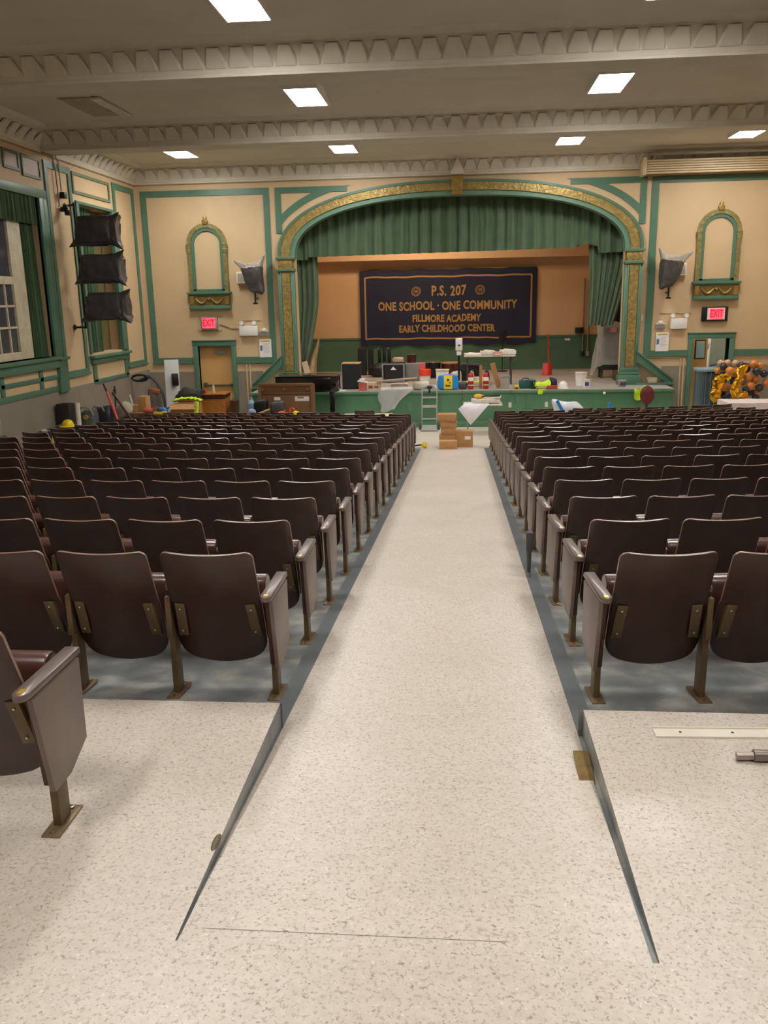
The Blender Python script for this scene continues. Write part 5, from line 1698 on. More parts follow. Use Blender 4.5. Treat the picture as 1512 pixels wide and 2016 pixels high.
solo('vest_strap', q, LIME, 'lime vest end hanging over the green stage front', 'vest', (1.93, 20.50, ZS), angle=70)
solo('red_box', M().box(-0.12, 0.12, -0.07, 0.07, 0, 0.085), mat('brick_red_box', '#b5422f', 0.5), 'flat brick red box before the white hard hat', 'box', (2.20, 20.66, ZS), bevel=0.006)
solo('navy_bag', bag_mesh((0.18, 0.16, 0.24), 41, [((-0.6, 0, 1), 0.05, 6)], 0.6, 18, 12), mat('navy_cloth_bag', '#262a45', 0.7), 'small navy pouch left of the white hard hat', 'pouch', (2.26, 20.90, ZS + 0.115), angle=60)
t = thing('hard_hat', 'white hard hat resting on the stage edge', 'hard hat', (2.47, 20.75, ZS))
M().lathe([(0.115, 0.015), (0.112, 0.06), (0.095, 0.12), (0.055, 0.165), (0.004, 0.178)], n=24, sy=1.1).build('shell', WHITE, t)
M().lathe([(0.14, 0.006), (0.14, 0.014), (0.11, 0.026), (0.11, 0.006)], n=24, sy=1.15).build('brim', WHITE, t)
M().tube([(0, -0.11 + 0.22 * i / 8, 0.10 + 0.085 * math.sin(PI * i / 8)) for i in range(9)], 0.012).build('crest', WHITE, t)
for x, y, r, h, lab, extra in ((2.99, 21.5, 0.145, 0.32, 'white bucket standing back from the stage edge, right of the hard hat', None), (3.055, 21.0, 0.09, 0.19, 'small white tub with blue label at the right stage edge', 'blue'), (3.90, 21.05, 0.10, 0.16, 'grey paint can at the foot of the right arch column', 'can')):
    t = thing('bucket', lab, 'bucket', (x, y, ZS))
    M().lathe([(r * 0.86, 0), (r, h * 0.93)], n=24).build('body', GREY if extra == 'can' else WHITE, t)
    M().lathe([(r * 1.05, h * 0.9), (r * 1.05, h), (r * 0.3, h)], n=24).build('lid', OFFWHITE if extra != 'can' else ALU, t)
    if extra == 'blue':
        M().box(-0.045, 0.045, -r * 1.0, -r * 0.85, 0.04, 0.13).build('blue_label', mat('blue_label', '#3a3f92', 0.5), t)
    if extra == 'can':
        M().box(-0.06, 0.08, -r * 1.01, -r * 0.8, 0.04, 0.11).build('dark_label', mat('dark_can_label', '#3b4060', 0.5), t)
solo('plastic_tub', M().prism([(-0.10, 0), (0.10, 0), (0.115, 0.12), (-0.115, 0.12)], -0.07, 0.07, 'xz'), mat('stone_plastic', '#b3a894', 0.5), 'small grey tub on the ledge right of the arch', 'tub', (4.68, 21.44, ZS + 0.051), bevel=0.008)
t = thing('shovel', 'red shovel leaning on the green rear stage wall', 'shovel', (2.45, 24.4, ZS))
M().cyl((0.05, 0.05, 0.30), (0.19, 1.9, 1.02), 0.02, n=10).build('shaft', RED, t)
M().sheet(lambda u, v: ((u - 0.5) * 0.28 * (1 - 0.1 * v) + 0.02 * v, -0.02 + 0.08 * v + 0.05 * (2 * u - 1) ** 2, 0.01 + 0.32 * v), 8, 6, t=(0, 0.012, 0)).build('blade', RED, t)
M().bar((0.13, 1.9, 1.02), (0.25, 1.9, 1.02), 0.03, 0.03).build('grip', RED, t)
t = thing('music_stand', 'single black music stand in front of the lower right of the banner', 'music stand', (1.28, 25.9, ZS))
M().cyl((0, 0, 0.0), (0, 0, 0.95), 0.012, n=8).build('pole', BLACK, t)
M().obox((0, 0, 1.04), (0.22, 0.03, 0.34), (0.15, 0, 0)).build('desk', BLACK, t, bevel=0.006)
M().cyl((0, 0, 0), (0, 0, 0.02), 0.16, n=18).build('base', BLACK, t)
t = thing('wall_box', 'black box with conduits on the right of the rear stage wall', 'box', (3.58, YB, 0.835))
M().box(-0.12, 0.12, -0.14, 0, -0.08, 0.08).build('box', BLACK, t, bevel=0.008)
for dx, z0_, z1_ in ((0.12, -0.62, 1.5), (0.27, -0.62, 1.2)):
    M().tube([(dx, -0.07, z0_), (dx, -0.07, z1_)], 0.022).build('conduit', mat('grey_green_pipe', '#7e7a60', 0.5), t)
    M().box(dx - 0.05, dx + 0.05, -0.12, -0.02, z0_ - 0.14, z0_).build('outlet', BLACK if dx < 0.2 else GREY, t, bevel=0.005)
solo('wall_label', M().box(-0.08, 0.08, -0.02, 0, -0.03, 0.03), OFFWHITE, 'tiny white plate on the green wainscot right of the shovel', 'plate', (3.25, YB - 0.04, 0.565))
t = thing('plastic_covered_stack', 'equipment wrapped in milky plastic sheet behind the right arch column', 'covered equipment', (3.98, 23.4, ZS))
M().box(-0.26, 0.40, -0.15, 0.35, 0.22, 1.38).build('contents', mat('dim_equipment', '#2c2c2c', 0.6), t, bevel=0.03)


def wrap(u, v):
    th = u * 2 * PI
    c, s_ = math.cos(th), math.sin(th)
    e = 0.5
    rx, ry = 0.40 + 0.10 * (1 - v) ** 2, 0.33
    x = math.copysign(abs(c) ** e, c) * rx * (1 - 0.12 * v) + 0.05
    y = math.copysign(abs(s_) ** e, s_) * ry + 0.10
    r = 1 + 0.05 * math.sin(th * 7 + v * 5) + 0.06 * nz(c * 2, s_ * 2, v * 5)
    z = 0.36 + 1.07 * v - 0.30 * max(0, -c) ** 3 * (1 - v) ** 2 + 0.05 * nz(c * 3, s_ * 3, v)
    k = 1 if v < 0.93 else max(0.02, 1 - ((v - 0.93) / 0.07))
    return (x * r * (k if v >= 0.93 else 1), y * r * (k if v >= 0.93 else 1), z)


M().sheet(wrap, 40, 24).build('plastic_sheet', FILM, t, angle=80)
M().obox((0.02, -0.30, 1.27), (0.15, 0.01, 0.13), (0, 0.05, 0)).build('pink_tag', mat('salmon_tag', '#e0a08c', 0.6), t)
for x, y in ((-0.2, -0.05), (0.34, -0.05), (-0.2, 0.3), (0.34, 0.3)):
    M().box(x - 0.03, x + 0.03, y - 0.03, y + 0.03, 0, 0.22).build('leg', mat('dark_olive', '#3f3d26', 0.6), t)
solo('wooden_crate', M().box(-0.35, 0.35, -0.12, 0.3, 0, 0.24), mat('olive_brown_box', '#4a4528', 0.6, var=0.15), 'dark olive crate on the stage below the plastic wrapped equipment', 'crate', (4.35, 22.7, ZS), bevel=0.01)
solo('dark_coat', bag_mesh((0.34, 0.3, 0.7), 51, [], 0.6, 20, 16), mat('dark_brown_cloth', '#1d1512', 0.8), 'dark draped bundle above the plastic wrapped equipment', 'bundle', (4.22, 23.6, ZS + 1.78), angle=60)
solo('leaning_plank', M().obox((0, 0, 0.31), (0.15, 0.04, 0.62), (-0.1, -0.26, 0)), mat('raw_white_wood', '#d8c3a8', 0.6, var=0.08), 'pale plank leaning behind the left arch column', 'plank', (-3.93, 22.14, ZS + 0.01))
q = M().sheet(lambda u, v: (-0.43 + 0.86 * (0.05 + 0.95 * u * (1 - 0.35 * v * v)) - 0.0 + 0.04 * math.sin(9 * v + 4 * u), (0.10 if v < 0.25 else -0.045 - 0.03 * math.sin(PI * u * 3) * v) - 0.0, 0.10 - (0.0 if v < 0.2 else (v - 0.2) * (0.70 + 0.05 * math.sin(6 * u)) * (1 - 0.55 * max(0, u - 0.72) / 0.28))), 26, 20, t=(0, 0.006, 0))
solo('plastic_sheeting', q, FILM2, 'clear plastic sheeting hanging over the green stage front below a board', 'sheet', (-1.52, 20.47, ZS), angle=80)
solo('board', M().obox((0, 0, 0), (0.98, 0.22, 0.025), (0, -0.07, 0)), mat('pale_brown_board', '#b49a78', 0.6), 'long pale board lying on boxes above the clear plastic sheeting', 'board', (-1.50, 20.72, ZS + 0.26), bevel=0.004)
solo('plaster_bag', bag_mesh((0.42, 0.30, 0.20), 61, [], 0.5, 20, 12), mat('dusty_white_sack', '#cfc6b8', 0.7, var=0.12), 'dusty white sack lying under the pale board on the stage edge', 'sack', (-0.92, 20.85, ZS + 0.10), angle=60)
solo('white_sack', bag_mesh((0.46, 0.30, 0.16), 67, [], 0.5, 20, 12), mat('dusty_white_sack2', '#d8cfc2', 0.7, var=0.12), 'second dusty sack on the stage behind the pale board', 'sack', (-1.45, 20.95, ZS + 0.08), angle=60)
t = thing('small_carton', 'pink red small carton with white top at the left stage edge', 'box', (-2.34, 20.76, ZS))
M().box(-0.09, 0.09, -0.08, 0.08, 0, 0.20).build('body', mat('pink_red_carton', '#c9605a', 0.6), t)
M().obox((0, 0, 0.215), (0.24, 0.17, 0.03), (0, 0.15, 0)).obox((0, 0, 0.26), (0.14, 0.12, 0.06), (0, 0, 0)).build('white_cloth_top', WHITE, t, bevel=0.008)
t = thing('printed_carton', 'white carton with brown print right of the pink red carton', 'box', (-2.07, 20.80, ZS))
M().box(-0.17, 0.17, -0.09, 0.09, 0, 0.19).build('body', mat('cream_carton', '#d5c2a8', 0.6), t)
M().box(-0.12, -0.02, -0.092, -0.09, 0.05, 0.12).box(0.02, 0.12, -0.092, -0.09, 0.06, 0.11).build('brown_print', mat('brown_print_mat', '#9c4a30', 0.6), t)
solo('cable_coil', M().tube([(0.12 * math.cos(a / 12 * 2 * PI), 0.09 * math.sin(a / 12 * 2 * PI), 0.01 + a * 0.0025) for a in range(30)], 0.008), GREY, 'thin grey cable coil at the stage edge above the hand truck', 'cable', (-0.72, 20.74, ZS))
solo('hanging_cable', M().tube([(0, -0.05, 0.3), (0.0, -0.065, 0.26), (0.02, -0.06, 0.12), (-0.03, -0.06, 0.02), (-0.02, -0.06, -0.08)], 0.008), mat('brown_cable', '#7a5a3a', 0.6), 'thin brown cable hanging down the green stage front', 'cable', (0.07, 20.55, ZS - 0.3))
solo('hanging_cable', M().tube([(0, -0.05, 0.02), (0.0, -0.065, -0.05), (0.10, -0.06, -0.12), (0.12, -0.06, -0.30)], 0.006), TEAL, 'thin teal cable hanging over the stage edge right of the clear bin', 'cable', (1.22, 20.55, ZS - 0.02))

# ------------------------------------------------------------------ right of the stage
t = thing('bag_of_sheeting', 'white plastic bag with blue edge behind the right seats', 'bag', (2.45, 19.25, ZF))
bag_mesh((0.62, 0.35, 0.72), 71, [((-0.9, 0, 0.8), 0.16, 7), ((0.95, 0, -0.1), 0.10, 6)], 0.6, 24, 16).build('bag', mat('white_film_bag', '#d9dce0', 0.35, var=0.1, bump=0.4, bscale=10), t, angle=60, loc=(0, 0, 0.40))
M().obox((-0.20, -0.20, 0.60), (0.07, 0.03, 0.44), (0, -0.5, 0)).build('blue_edge', BLUE, t)
solo('blue_bundle', M().cyl((0, 0, 0), (0, 0, 0.72), 0.10, 0.03, n=14), BLUE, 'blue pointed bundle just showing over the right front seats', 'bundle', (3.31, 19.2, ZF))
q = M().sheet(lambda u, v: (-0.14 + 0.28 * u, -0.02 - 0.03 * math.sin(2 * PI * u + v * 3) - 0.02 * v, 0.02 - 0.26 * v - 0.05 * math.sin(5 * u)), 12, 10, t=(0, 0.012, 0))
solo('safety_vest', q, LIME, 'lime hi vis vest hung on the right end of the stage front', 'vest', (4.22, 20.47, ZS + 0.02), angle=70)
t = thing('upholstered_chair', 'maroon chair with oval back before the right end of the stage', 'chair', (4.26, 19.9, ZF))
M().lathe([(0.02, -0.035), (0.13, -0.03), (0.165, 0.0), (0.13, 0.03), (0.02, 0.035)], n=28, sy=1.32).build('backrest', MAROON, t, loc=(0, 0, 0.80), rot=(PI / 2 - 0.12, 0, 0.1))
M().lathe([(0.02, 0.40), (0.20, 0.40), (0.21, 0.44), (0.18, 0.48), (0.02, 0.49)], c=(0, 0.2, 0), n=24).build('seat', MAROON, t)
for x, y in ((-0.15, 0.05), (0.15, 0.05), (-0.15, 0.36), (0.15, 0.36)):
    M().cyl((x * 1.1, y, 0), (x * 0.9, y, 0.42), 0.016, n=8).build('leg', BLACK, t)
M().bar((0, 0.02, 0.42), (0, 0.0, 0.62), 0.05, 0.015).build('back_stem', BLACK, t)
t = thing('slatted_cart', 'blue grey slatted cart standing in the open right doorway', 'cart', (5.70, 20.35, ZF))
q = M()
N = 40
for i in range(N):
    a = 2 * PI * i / N
    q.box(0.27 * math.copysign(abs(math.cos(a)) ** 0.5, math.cos(a)) - 0.006, 0.27 * math.copysign(abs(math.cos(a)) ** 0.5, math.cos(a)) + 0.006, 0.25 * math.copysign(abs(math.sin(a)) ** 0.5, math.sin(a)) - 0.006, 0.25 * math.copysign(abs(math.sin(a)) ** 0.5, math.sin(a)) + 0.006, 0.12, 1.30)
q.build('bars', BLUEGREY, t)
M().box(-0.21, 0.21, -0.19, 0.19, 0.14, 1.26).build('wrapped_contents', mat('bluegrey_wrapped', '#4d656e', 0.5, var=0.14, vscale=14), t, bevel=0.04)
M().box(-0.285, 0.285, -0.265, 0.265, 1.28, 1.36).build('top_rim', mat('pale_bluegrey', '#8aa3a8', 0.5), t, bevel=0.03)
M().box(-0.285, 0.285, -0.265, 0.265, 0.08, 0.13).build('base', BLUEGREY, t, bevel=0.02)
for x, y in ((-0.22, -0.2), (0.22, -0.2), (-0.22, 0.2), (0.22, 0.2)):
    M().cyl((x - 0.02, y, 0.04), (x + 0.02, y, 0.04), 0.04, n=12).build('caster', DGREY, t)
t = thing('cloth_table', 'table under a white cloth at the right before the balloons', 'table', (6.55, 19.2, ZF))
M().box(-0.72, 0.85, -0.35, 0.35, 0.68, 0.71).build('tabletop', OFFWHITE, t)
q = M().sheet(lambda u, v: (-0.80 + 1.73 * u, -0.40 + 0.80 * v, 0.722 + 0.005 * math.sin(20 * u)), 20, 8, t=(0, 0, 0.006))
for x0, x1, y0, y1 in ((-0.80, 0.93, -0.40, -0.40), (-0.80, -0.80, -0.40, 0.40)):
    q.sheet(lambda u, v, x0=x0, x1=x1, y0=y0, y1=y1: (x0 + (x1 - x0) * u + (0.015 * math.sin(30 * u) if x0 == x1 else 0), y0 + (y1 - y0) * u + (0.015 * math.sin(40 * u) - 0.02 * v if y0 == y1 else 0), 0.725 - 0.30 * v), 30, 4, t=(0.004, 0.004, 0))
q.build('table_skirt', mat('white_table_cloth', '#e9dfdc', 0.7, var=0.04), t, angle=70)
for x, y in ((-0.66, -0.3), (0.8, -0.3), (-0.66, 0.3), (0.8, 0.3)):
    M().cyl((x, y, 0), (x, y, 0.68), 0.016, n=8).build('leg', GREY, t)
# balloon garland: balloons counted one by one
BZ = -0.0
bl = [  # x, z, r, colour
    (5.87, 0.285, 0.085, 'p'), (5.89, 0.225, 0.085, 'b'), (6.03, 0.285, 0.085, 'p'), (6.19, 0.275, 0.085, 'p'), (6.27, 0.245, 0.085, 'b'), (5.79, 0.125, 0.075, 'o'), (5.99, 0.135, 0.10, 'o'),
    (6.56, 0.265, 0.095, 'o'), (6.44, 0.155, 0.085, 'b'), (6.60, 0.115, 0.095, 'b'), (6.72, 0.215, 0.09, 'o'), (6.46, -0.015, 0.105, 'o'), (6.64, -0.085, 0.10, 'o'), (6.39, -0.145, 0.085, 'p'), (6.52, -0.215, 0.105, 'o'),
    (6.39, -0.285, 0.075, 'b'), (6.58, -0.365, 0.09, 'b'), (6.40, -0.455, 0.10, 'o'), (6.70, -0.255, 0.09, 'b'), (6.72, -0.375, 0.085, 'o'), (6.66, -0.485, 0.085, 'b'),
    (5.95, -0.235, 0.10, 'o'), (5.92, -0.385, 0.095, 'b'), (6.05, -0.415, 0.09, 'b'), (5.80, -0.455, 0.075, 'o'), (6.02, -0.545, 0.08, 'b'), (6.14, 0.08, 0.09, 'o'), (6.16, -0.10, 0.09, 'b'), (6.10, -0.26, 0.085, 'p'),
    (6.80, 0.05, 0.09, 'b'), (6.86, -0.15, 0.09, 'o'), (6.05, 0.0, 0.085, 'p')]
cm = {'o': (BAL_OR, 'orange'), 'b': (BAL_BK, 'black'), 'p': (BAL_PK, 'blush')}
BALM = {}
placed = []
for x, z, r, c in bl:
    mt, nm = cm[c]
    if c not in BALM:
        BALM[c] = M().lathe([(0.012, -1.06), (0.07, -1.04), (0.03, -1.0), (0.34, -0.92), (0.62, -0.72), (0.90, -0.36), (1.0, 0.0), (0.95, 0.34), (0.78, 0.65), (0.50, 0.88), (0.2, 0.99), (0.01, 1.0)], n=22).mesh('balloon', mt, angle=60)
    o = bpy.data.objects.new('balloon', BALM[c])
    COL.objects.link(o)
    o.scale = (r, r, r)
    y = 19.98
    for k in range(60):
        y = 19.98 + ((k + 1) // 2) * 0.02 * (1 if k % 2 else -1) + (0.10 if c == 'p' else 0)
        if all((x - a) ** 2 + (y - b_) ** 2 + (z - d) ** 2 > (0.99 * (r + e)) ** 2 for a, b_, d, e in placed):
            break
    placed.append((x, y, z, r))
    o.location = (x + 0.02, y, z)
    o.rotation_euler = (random.uniform(-0.3, 0.1), random.uniform(-0.3, 0.3), random.uniform(0, 6))
    tag(o, '%s balloon in the black and orange garland above the white table' % nm, 'balloon', '%s balloons in the garland' % nm)
t = thing('garland_stand', 'thin black stand behind the balloon garland holding it up', 'stand', (6.25, 20.42, ZF))
M().cyl((0, 0, 0), (0, 0, 1.5), 0.015, n=8).box(-0.15, 0.4, -0.12, 0.2, 0, 0.02).build('pole', BLACK, t)
M().tube([(-0.5, 0, 1.40), (0, 0, 1.5), (0.5, 0, 1.40)], 0.012).build('crossbar', BLACK, t)


def foil(path, width, seed, twist=0.5):
    def fn(u, v):
        n = len(path) - 1
        k = min(int(v * n), n - 1)
        a = v * n - k
        p = Vector(path[k]).lerp(Vector(path[k + 1]), a)
        wd = 1.35 * width * (0.75 + 0.35 * nz(v * 3, seed, 0.5))
        th = u * 2 * PI
        cr = 1 + 0.28 * nz(math.cos(th) * 2 + seed, math.sin(th) * 2, v * 9)
        pin = min(1, 6 * v + 0.1, 6 * (1 - v) + 0.1)
        return (p.x + wd * math.cos(th) * cr * pin, p.y + wd * 0.5 * math.sin(th) * cr * pin, p.z + 0.02 * nz(u * 5, v * 12, seed))
    return M().sheet(fn, 22, 40)


for path, wd, seed, lab in (([(5.72, 19.77, -0.56), (5.74, 19.77, -0.30), (5.80, 19.77, -0.05), (5.86, 19.77, 0.08)], 0.105, 1, 'tall crumpled gold foil streamer leftmost on the balloon garland'),
                            ([(5.76, 19.72, -0.02), (5.88, 19.70, 0.08), (5.99, 19.72, 0.06), (5.96, 19.72, -0.06)], 0.075, 4, 'short bunched gold foil knot at the upper left of the balloon garland'),
                            ([(6.15, 19.77, -0.50), (6.13, 19.72, -0.25), (6.20, 19.72, 0.0), (6.24, 19.77, 0.20), (6.34, 19.82, 0.27), (6.34, 19.82, 0.10)], 0.10, 7, 'looping gold foil number balloon in the middle of the garland'),
                            ([(6.12, 19.70, -0.30), (6.20, 19.67, -0.42), (6.30, 19.67, -0.40), (6.36, 19.72, -0.30)], 0.09, 9, 'crumpled gold foil tail at the foot of the balloon garland')):
    o = foil(path, wd, seed).build('foil_streamer', FOIL, angle=30)
    org = Vector(path[0])
    o.data.transform(Matrix.Translation(-org))
    o.location = org
    tag(o, lab, 'foil decoration', 'gold foil streamers')

# ------------------------------------------------------------------ left corner clutter
t = thing('lectern_desk', 'orange oak lectern desk before the left door', 'desk', (-5.72, 19.62, ZF))
M().box(-0.30, 0.30, -0.2, 0.3, 0.02, 0.86).build('carcass', WOOD_DESK, t, bevel=0.006)
M().box(-0.36, 0.34, -0.26, 0.34, 0.95, 0.985).build('top_board', WOOD_DESK, t, bevel=0.006)
M().box(-0.33, 0.31, -0.23, 0.31, 0.88, 0.93).box(-0.31, 0.31, -0.21, 0.30, 0.93, 0.95).build('moulding', WOOD_DARK, t)
M().box(-0.26, 0.26, -0.208, -0.2, 0.10, 0.80).build('front_panel', mat('oak_panel', '#b0742f', 0.4, var=0.15), t)
solo('clear_bottle', M().lathe([(0.035, 0), (0.035, 0.14), (0.014, 0.19), (0.014, 0.22)], n=14), mat('clear_bottle_plastic', '#d9d6cc', 0.15, alpha=0.7), 'clear plastic bottle standing on the orange oak desk', 'bottle', (-5.70, 19.55, ZF + 0.986))
solo('telephone', M().box(-0.09, 0.09, -0.05, 0.05, 0, 0.03).bar((-0.12, 0, 0.05), (0.08, 0, 0.05), 0.03, 0.03), RED, 'red handheld tool on the left of the orange oak desk', 'tool', (-5.95, 19.50, ZF + 0.986), bevel=0.005)
solo('dark_side_board', M().obox((0, 0, 0.40), (0.14, 0.3, 0.80), (0, 0.08, 0)), WOOD_DARK, 'dark board leaning at the right side of the oak desk', 'board', (-5.28, 19.65, ZF + 0.005))
t = thing('open_carton', 'open cardboard box with lime vest hung over its edge', 'box', (-6.10, 18.7, ZF))
M().box(-0.30, 0.30, -0.2, 0.2, 0.0, 0.84).build('carton', CARD_D, t)
M().obox((0.02, -0.26, 0.80), (0.62, 0.20, 0.006), (0.5, 0, 0)).obox((0.0, 0.28, 0.86), (0.6, 0.2, 0.006), (-0.4, 0, 0)).build('open_flaps', CARD, t)
M().box(-0.28, -0.08, -0.203, -0.2, 0.45, 0.57).build('sticker', PAPER, t)
q = M().sheet(lambda u, v: (-0.28 + 0.62 * u, 0.02 + 0.16 * math.sin(PI * v) - 0.10 * v, 0.02 + 0.07 * abs(nz(u * 6, v * 4, 3)) + 0.05 * math.sin(PI * u)), 20, 8, t=(0, 0, 0.012))
q.sheet(lambda u, v: (0.24 + 0.10 * u + 0.012 * math.sin(8 * v), -0.24 - 0.02 * math.sin(PI * u), 0.04 - 0.46 * v), 6, 14, t=(0, 0.012, 0))
solo('safety_vest', q, LIME, 'lime hi vis vest draped over the open cardboard box at left', 'vest', (-6.08, 18.66, ZF + 0.88), angle=70)
q = bag_mesh((0.56, 0.30, 0.24), 81, [((1, 0, 0.6), 0.10, 7), ((-1, 0, -0.5), 0.16, 8), ((-0.2, 0, 1), 0.08, 10)], 0.75, 48, 30, 0.22)
solo('tool_heap', q, mat('dark_olive_cloth', '#34332c', 0.8, var=0.2), 'dark jacket heaped above the open cardboard box at left', 'jacket', (-6.15, 19.15, ZF + 0.975), angle=55)
solo('jacket_crate', M().box(-0.14, 0.14, -0.12, 0.12, 0, 0.86), CARD_D, 'tall carton behind the open cardboard box holding the dark jacket', 'box', (-6.24, 19.22, ZF), bevel=0.005)
t = thing('white_board', 'tall grey white board leaning in the left front corner', 'board', (-6.90, 20.2, ZF))
M().obox((0, 0, 0.86), (0.34, 0.04, 1.72), (0, 0.02, 0.5)).build('panel', SILVER_GREY, t, bevel=0.004)
M().obox((0.10, -0.06, 1.25), (0.16, 0.10, 0.30), (0, 0.0, 0.5)).build('black_box', BLACK, t, bevel=0.03)
t = thing('floor_machine', 'grey floor machine with curved handle in the left corner', 'machine', (-7.45, 20.4, ZF))
M().lathe([(0.26, 0.0), (0.28, 0.05), (0.28, 0.16), (0.16, 0.30), (0.12, 0.42)], n=22).build('base', DGREY, t)
M().cyl((0, 0, 0.40), (0.0, 0.05, 1.0), 0.19, 0.15, n=18).build('motor', mat('machine_grey', '#6b6760', 0.5), t, bevel=0.01)
M().tube([(0.36, -0.2, 0.45), (0.28, -0.15, 0.9), (0.12, -0.1, 1.18), (-0.06, 0, 1.32), (-0.2, 0, 1.34)], 0.034).build('handle', DGREY, t)
M().tube([(-0.30 + 0.20 * math.cos(a / 10 * 2 * PI), -0.05, 1.28 + 0.075 * math.sin(a / 10 * 2 * PI)) for a in range(11)], 0.028).build('steering_ring', BLACK, t)
M().tube([(-0.35, -0.05, 1.22), (-0.1, 0, 1.30), (0.05, 0, 1.25)], 0.03).build('grip_bar', DGREY, t)
M().obox((0.12, -0.18, 0.98), (0.22, 0.05, 0.10), (0, 0.2, 0)).build('orange_plate', mat('orange_dull', '#c86a3c', 0.5), t, bevel=0.02)
for x, sz, sy, h, lab in ((-7.40, 0.20, 0.3, 0.66, 'open cardboard box left of the taller carton in the left corner'), (-7.20, 0.19, 0.3, 0.86, 'taller narrow carton beside the floor machine in the left corner')):
    carton('cardboard_box', sz, sy, h + 0.12, lab, (x, 19.05, ZF), 0.0, 'cartons in the left corner', seam=False)
solo('white_stick', M().obox((0, 0, 0.12), (0.03, 0.02, 0.26), (0, -0.25, 0)), PAPER, 'white stick poking out of the open box in the left corner', 'stick', (-7.46, 18.95, ZF + 0.78))
t = thing('carpet_roll', 'grey beige roll leaning in the left corner behind the pink pole', 'roll', (-7.42, 18.3, ZF))
M().cyl((-0.22, 0.0, 0.60), (0.16, -0.10, 0.84), 0.15, n=22).build('roll', mat('greige_roll', '#8e8272', 0.7), t, bevel=0.01)
M().cyl((0.161, -0.101, 0.8405), (0.165, -0.104, 0.843), 0.12, n=22).build('roll_end', mat('pale_roll_end', '#a79a86', 0.7), t)
M().box(-0.24, 0.20, -0.15, 0.12, 0, 0.56).build('crate', mat('dusty_crate', '#574c3e', 0.7), t)
q = M().box(-0.50, 0.28, -0.12, 0.12, 0.62, 0.65).box(-0.48, -0.44, -0.1, 0.1, 0, 0.62).box(0.23, 0.27, -0.1, 0.1, 0, 0.62)
solo('work_bench', q, mat('brown_bench', '#75573f', 0.6, var=0.1), 'brown plank bench in front of the left corner cartons', 'bench', (-7.30, 18.68, ZF), bevel=0.005)
solo('dark_case', M().box(-0.30, 0.25, -0.1, 0.1, 0, 0.56), BLACK, 'long black case under the brown plank bench', 'case', (-7.36, 18.68, ZF), bevel=0.01)
t = thing('pink_pole', 'pink red pole with blue end leaning among the left corner tools', 'pole', (-7.30, 17.45, fz(17.45)))
M().cyl((0.14, -0.05, 0.50), (-0.12, 0.08, 1.18), 0.026, n=10).build('shaft', PINKRED, t)
M().cyl((-0.12, 0.08, 1.18), (-0.19, 0.11, 1.34), 0.022, n=10).build('dark_tip', BLACK, t)
M().cyl((0.14, -0.05, 0.50), (0.17, -0.06, 0.0), 0.03, n=10).build('blue_end', mat('lavender_blue', '#7a86c0', 0.5), t)
t = thing('black_pole', 'dark diagonal bar beside the pink pole', 'bar', (-7.15, 17.75, fz(17.75)))
M().cyl((0.32, -0.1, 0.35), (-0.28, 0.1, 1.15), 0.028, n=8).build('bar', WOOD_DARK, t)
M().cyl((0.32, -0.1, 0.35), (0.32, -0.1, 0.0), 0.03, n=8).build('foot', WOOD_DARK, t)
for x, y, sx, sz, seed, mt, lab in ((-7.58, 17.5, 0.58, 0.50, 91, mat('black_green_bag', '#1e211f', 0.6, var=0.3, vscale=9), 'large black equipment bag against the left wainscot'), (-7.66, 17.05, 0.36, 0.42, 95, mat('grey_mixed_bag', '#55534f', 0.6, var=0.25, vscale=9), 'grey tool bag left of the large black equipment bag')):
    t = thing('equipment_bag', lab, 'bag', (x, y, fz(y)))
    bag_mesh((sx, 0.4, sz + 0.35), seed, [((0.5, 0, 1), 0.06, 6)], 0.5, 24, 16).build('body', mt, t, angle=55, loc=(0, 0, 0.44))
    M().tube([(-0.15, -0.12, 0.8), (-0.05, -0.16, 0.9), (0.1, -0.16, 0.88), (0.16, -0.12, 0.72)], 0.018).build('strap', GREY, t)
    M().cyl((-0.12 if seed == 91 else 0.05, -0.22, 0.70), (-0.12 if seed == 91 else 0.05, -0.26, 0.70), 0.05, n=14).build('round_badge', mat('dull_yellow_badge', '#a08a45', 0.5), t)
solo('dark_crate', M().box(-0.13, 0.13, -0.15, 0.15, 0, 0.98), mat('very_dark_brown', '#2a1f1a', 0.6, var=0.15), 'dark brown upright crate against the left wainscot', 'crate', (-7.80, 16.35, fz(16.35)), 0, bevel=0.008)
solo('paper_roll', M().cyl((0, 0, 0), (0, 0, 0.98), 0.055, n=18), OFFWHITE, 'pale upright roll right of the dark brown crate', 'roll', (-7.70, 16.62, fz(16.62)), rot=(0, 0.02, 0))
yy = 15.45
t = thing('yellow_hard_hat', 'yellow hard hat resting on the left seat backs', 'hard hat', (-7.36, yy, -0.385))
M().lathe([(0.10, 0.02), (0.098, 0.06), (0.07, 0.11), (0.03, 0.13), (0.003, 0.135)], n=22, sx=1.1).build('shell', YELLOW, t)
M().lathe([(0.15, 0.0), (0.15, 0.01), (0.10, 0.03), (0.10, 0.0)], n=22, sx=1.15).build('brim', YELLOW, t)
solo('hat_post', M().box(-0.06, 0.06, -0.06, 0.06, 0, -0.387 - fz(yy)), DGREY, 'dark box under the yellow hard hat beside the left seats', 'box', (-7.36, yy, fz(yy)))
t = thing('pickaxe', 'small hammer with pale head lying left of the yellow hard hat', 'hammer', (-7.72, 15.3, -0.43))
M().cyl((0, 0, 0.0), (0.30, 0.05, 0.10), 0.014, n=8).build('shaft', mat('grey_wood', '#77695a', 0.6), t)
M().sphere((-0.04, 0, -0.01), 0.05, s=(1.4, 0.7, 0.6)).build('head', OFFWHITE, t)
solo('hammer_box', M().box(-0.16, 0.16, -0.08, 0.08, 0, -0.455 - fz(15.3)), DGREY, 'dark box under the small pale headed hammer', 'box', (-7.72, 15.3, fz(15.3)))
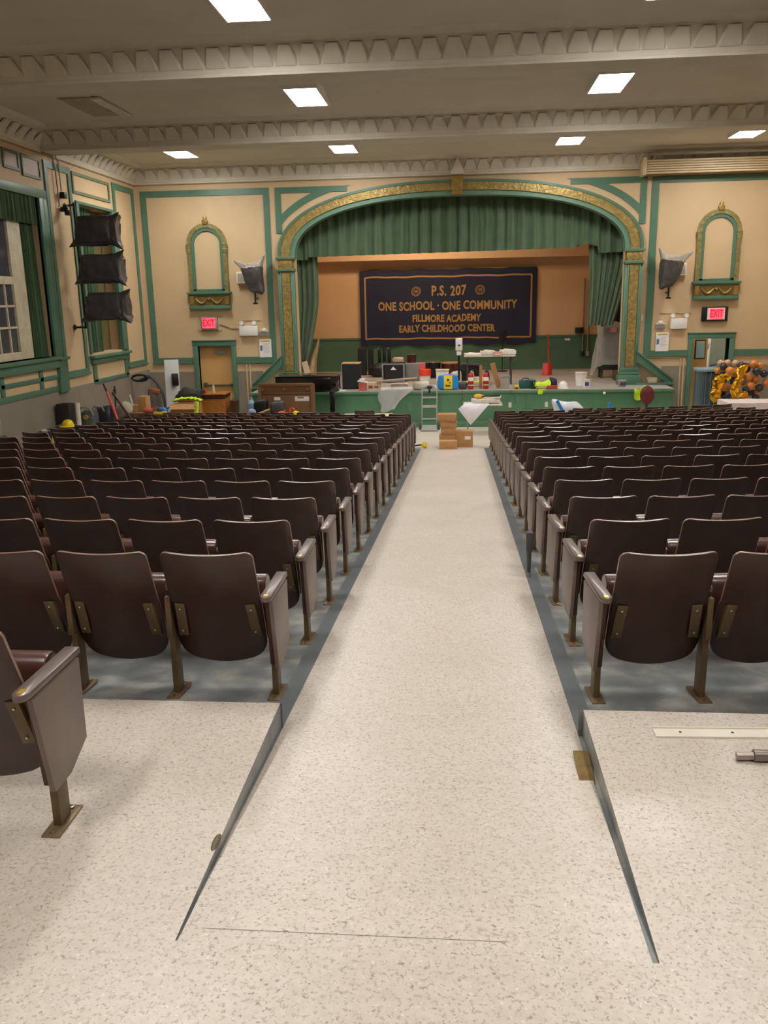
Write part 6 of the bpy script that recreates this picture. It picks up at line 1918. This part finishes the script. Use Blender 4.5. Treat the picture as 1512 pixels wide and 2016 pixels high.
q = M().tube([(-7.42, 15.0, -0.42), (-7.36, 14.8, -0.56), (-7.28, 14.6, -0.75), (-7.2, 14.4, fz(14.4) + 0.02)], 0.03, n=6)
o = q.build('yellow_strap', mat('dull_yellow_strap', '#b8a63c', 0.7))
tag(o, 'dull yellow strap trailing down below the yellow hard hat', 'strap')
solo('clear_container', M().lathe([(0.10, 0), (0.12, 0.1), (0.12, 0.42), (0.10, 0.46)], n=18), mat('greenish_clear', '#aebfae', 0.2, alpha=0.4), 'clear greenish container at the left picture edge', 'container', (-7.60, 13.30, fz(13.3) + 0.55))
solo('container_box', M().box(-0.13, 0.13, -0.13, 0.13, 0, 0.55), DGREY, 'dark box under the clear greenish container at left', 'box', (-7.60, 13.30, fz(13.3)))
solo('floor_mop', M().tube([(0, 0, 0), (0.0, 0.02, 0.8), (0.01, 0.03, 1.22)], 0.018).cyl((0, 0.03, 1.05), (0.005, 0.03, 1.15), 0.035, n=8), mat('dark_stick', '#2e2a26', 0.6), 'dark upright stick against the left wainscot behind the pink pole', 'stick', (-7.85, 18.95, ZF))
for x, z, mt, nm in ((-6.80, 0.86, mat('salmon_tool', '#d86a50', 0.5), 'salmon red tool case on the left corner tool table'), (-6.68, 0.78, BLUE, 'small blue tool on the left corner tool table')):
    solo('hand_tool', M().sphere((0, 0, 0.06), 0.08, s=(1.5, 0.7, 0.8)).bar((0, 0, 0.06), (0.22, 0, 0.14), 0.04, 0.04), mt, nm, 'tool', (x - 0.12 if 'red' in nm else x + 0.10, 18.5, ZF + 0.66))
solo('tool_table', M().box(-0.25, 0.25, -0.2, 0.2, 0.62, 0.66).box(-0.23, -0.19, -0.18, 0.18, 0, 0.62).box(0.19, 0.23, -0.18, 0.18, 0, 0.62), WOOD_DARK, 'small dark tool table left of the open cardboard box', 'table', (-6.72, 18.5, ZF))
t = thing('yellow_level', 'yellow and blue power tool at the front of the left tool table', 'tool', (-6.58, 18.32, ZF + 0.66))
M().box(-0.14, 0.14, -0.05, 0.05, 0.0, 0.055).build('base', YELLOW, t, bevel=0.01)
M().sphere((0, 0, 0.10), 0.07, s=(1, 0.8, 0.8)).build('body', mat('slate_blue', '#465a78', 0.5), t)

t = thing('low_table', 'low table with cream top before the left half of the stage front', 'table', (-2.05, 19.05, ZF))
M().box(-0.55, 0.55, -0.24, 0.24, 0.475, 0.51).build('tabletop', mat('cream_board', '#ded6b4', 0.5, var=0.04), t, bevel=0.006)
for x, y in ((-0.48, -0.18), (0.48, -0.18), (-0.48, 0.18), (0.48, 0.18)):
    M().box(x - 0.02, x + 0.02, y - 0.02, y + 0.02, 0, 0.475).build('leg', WOOD_DARK, t)
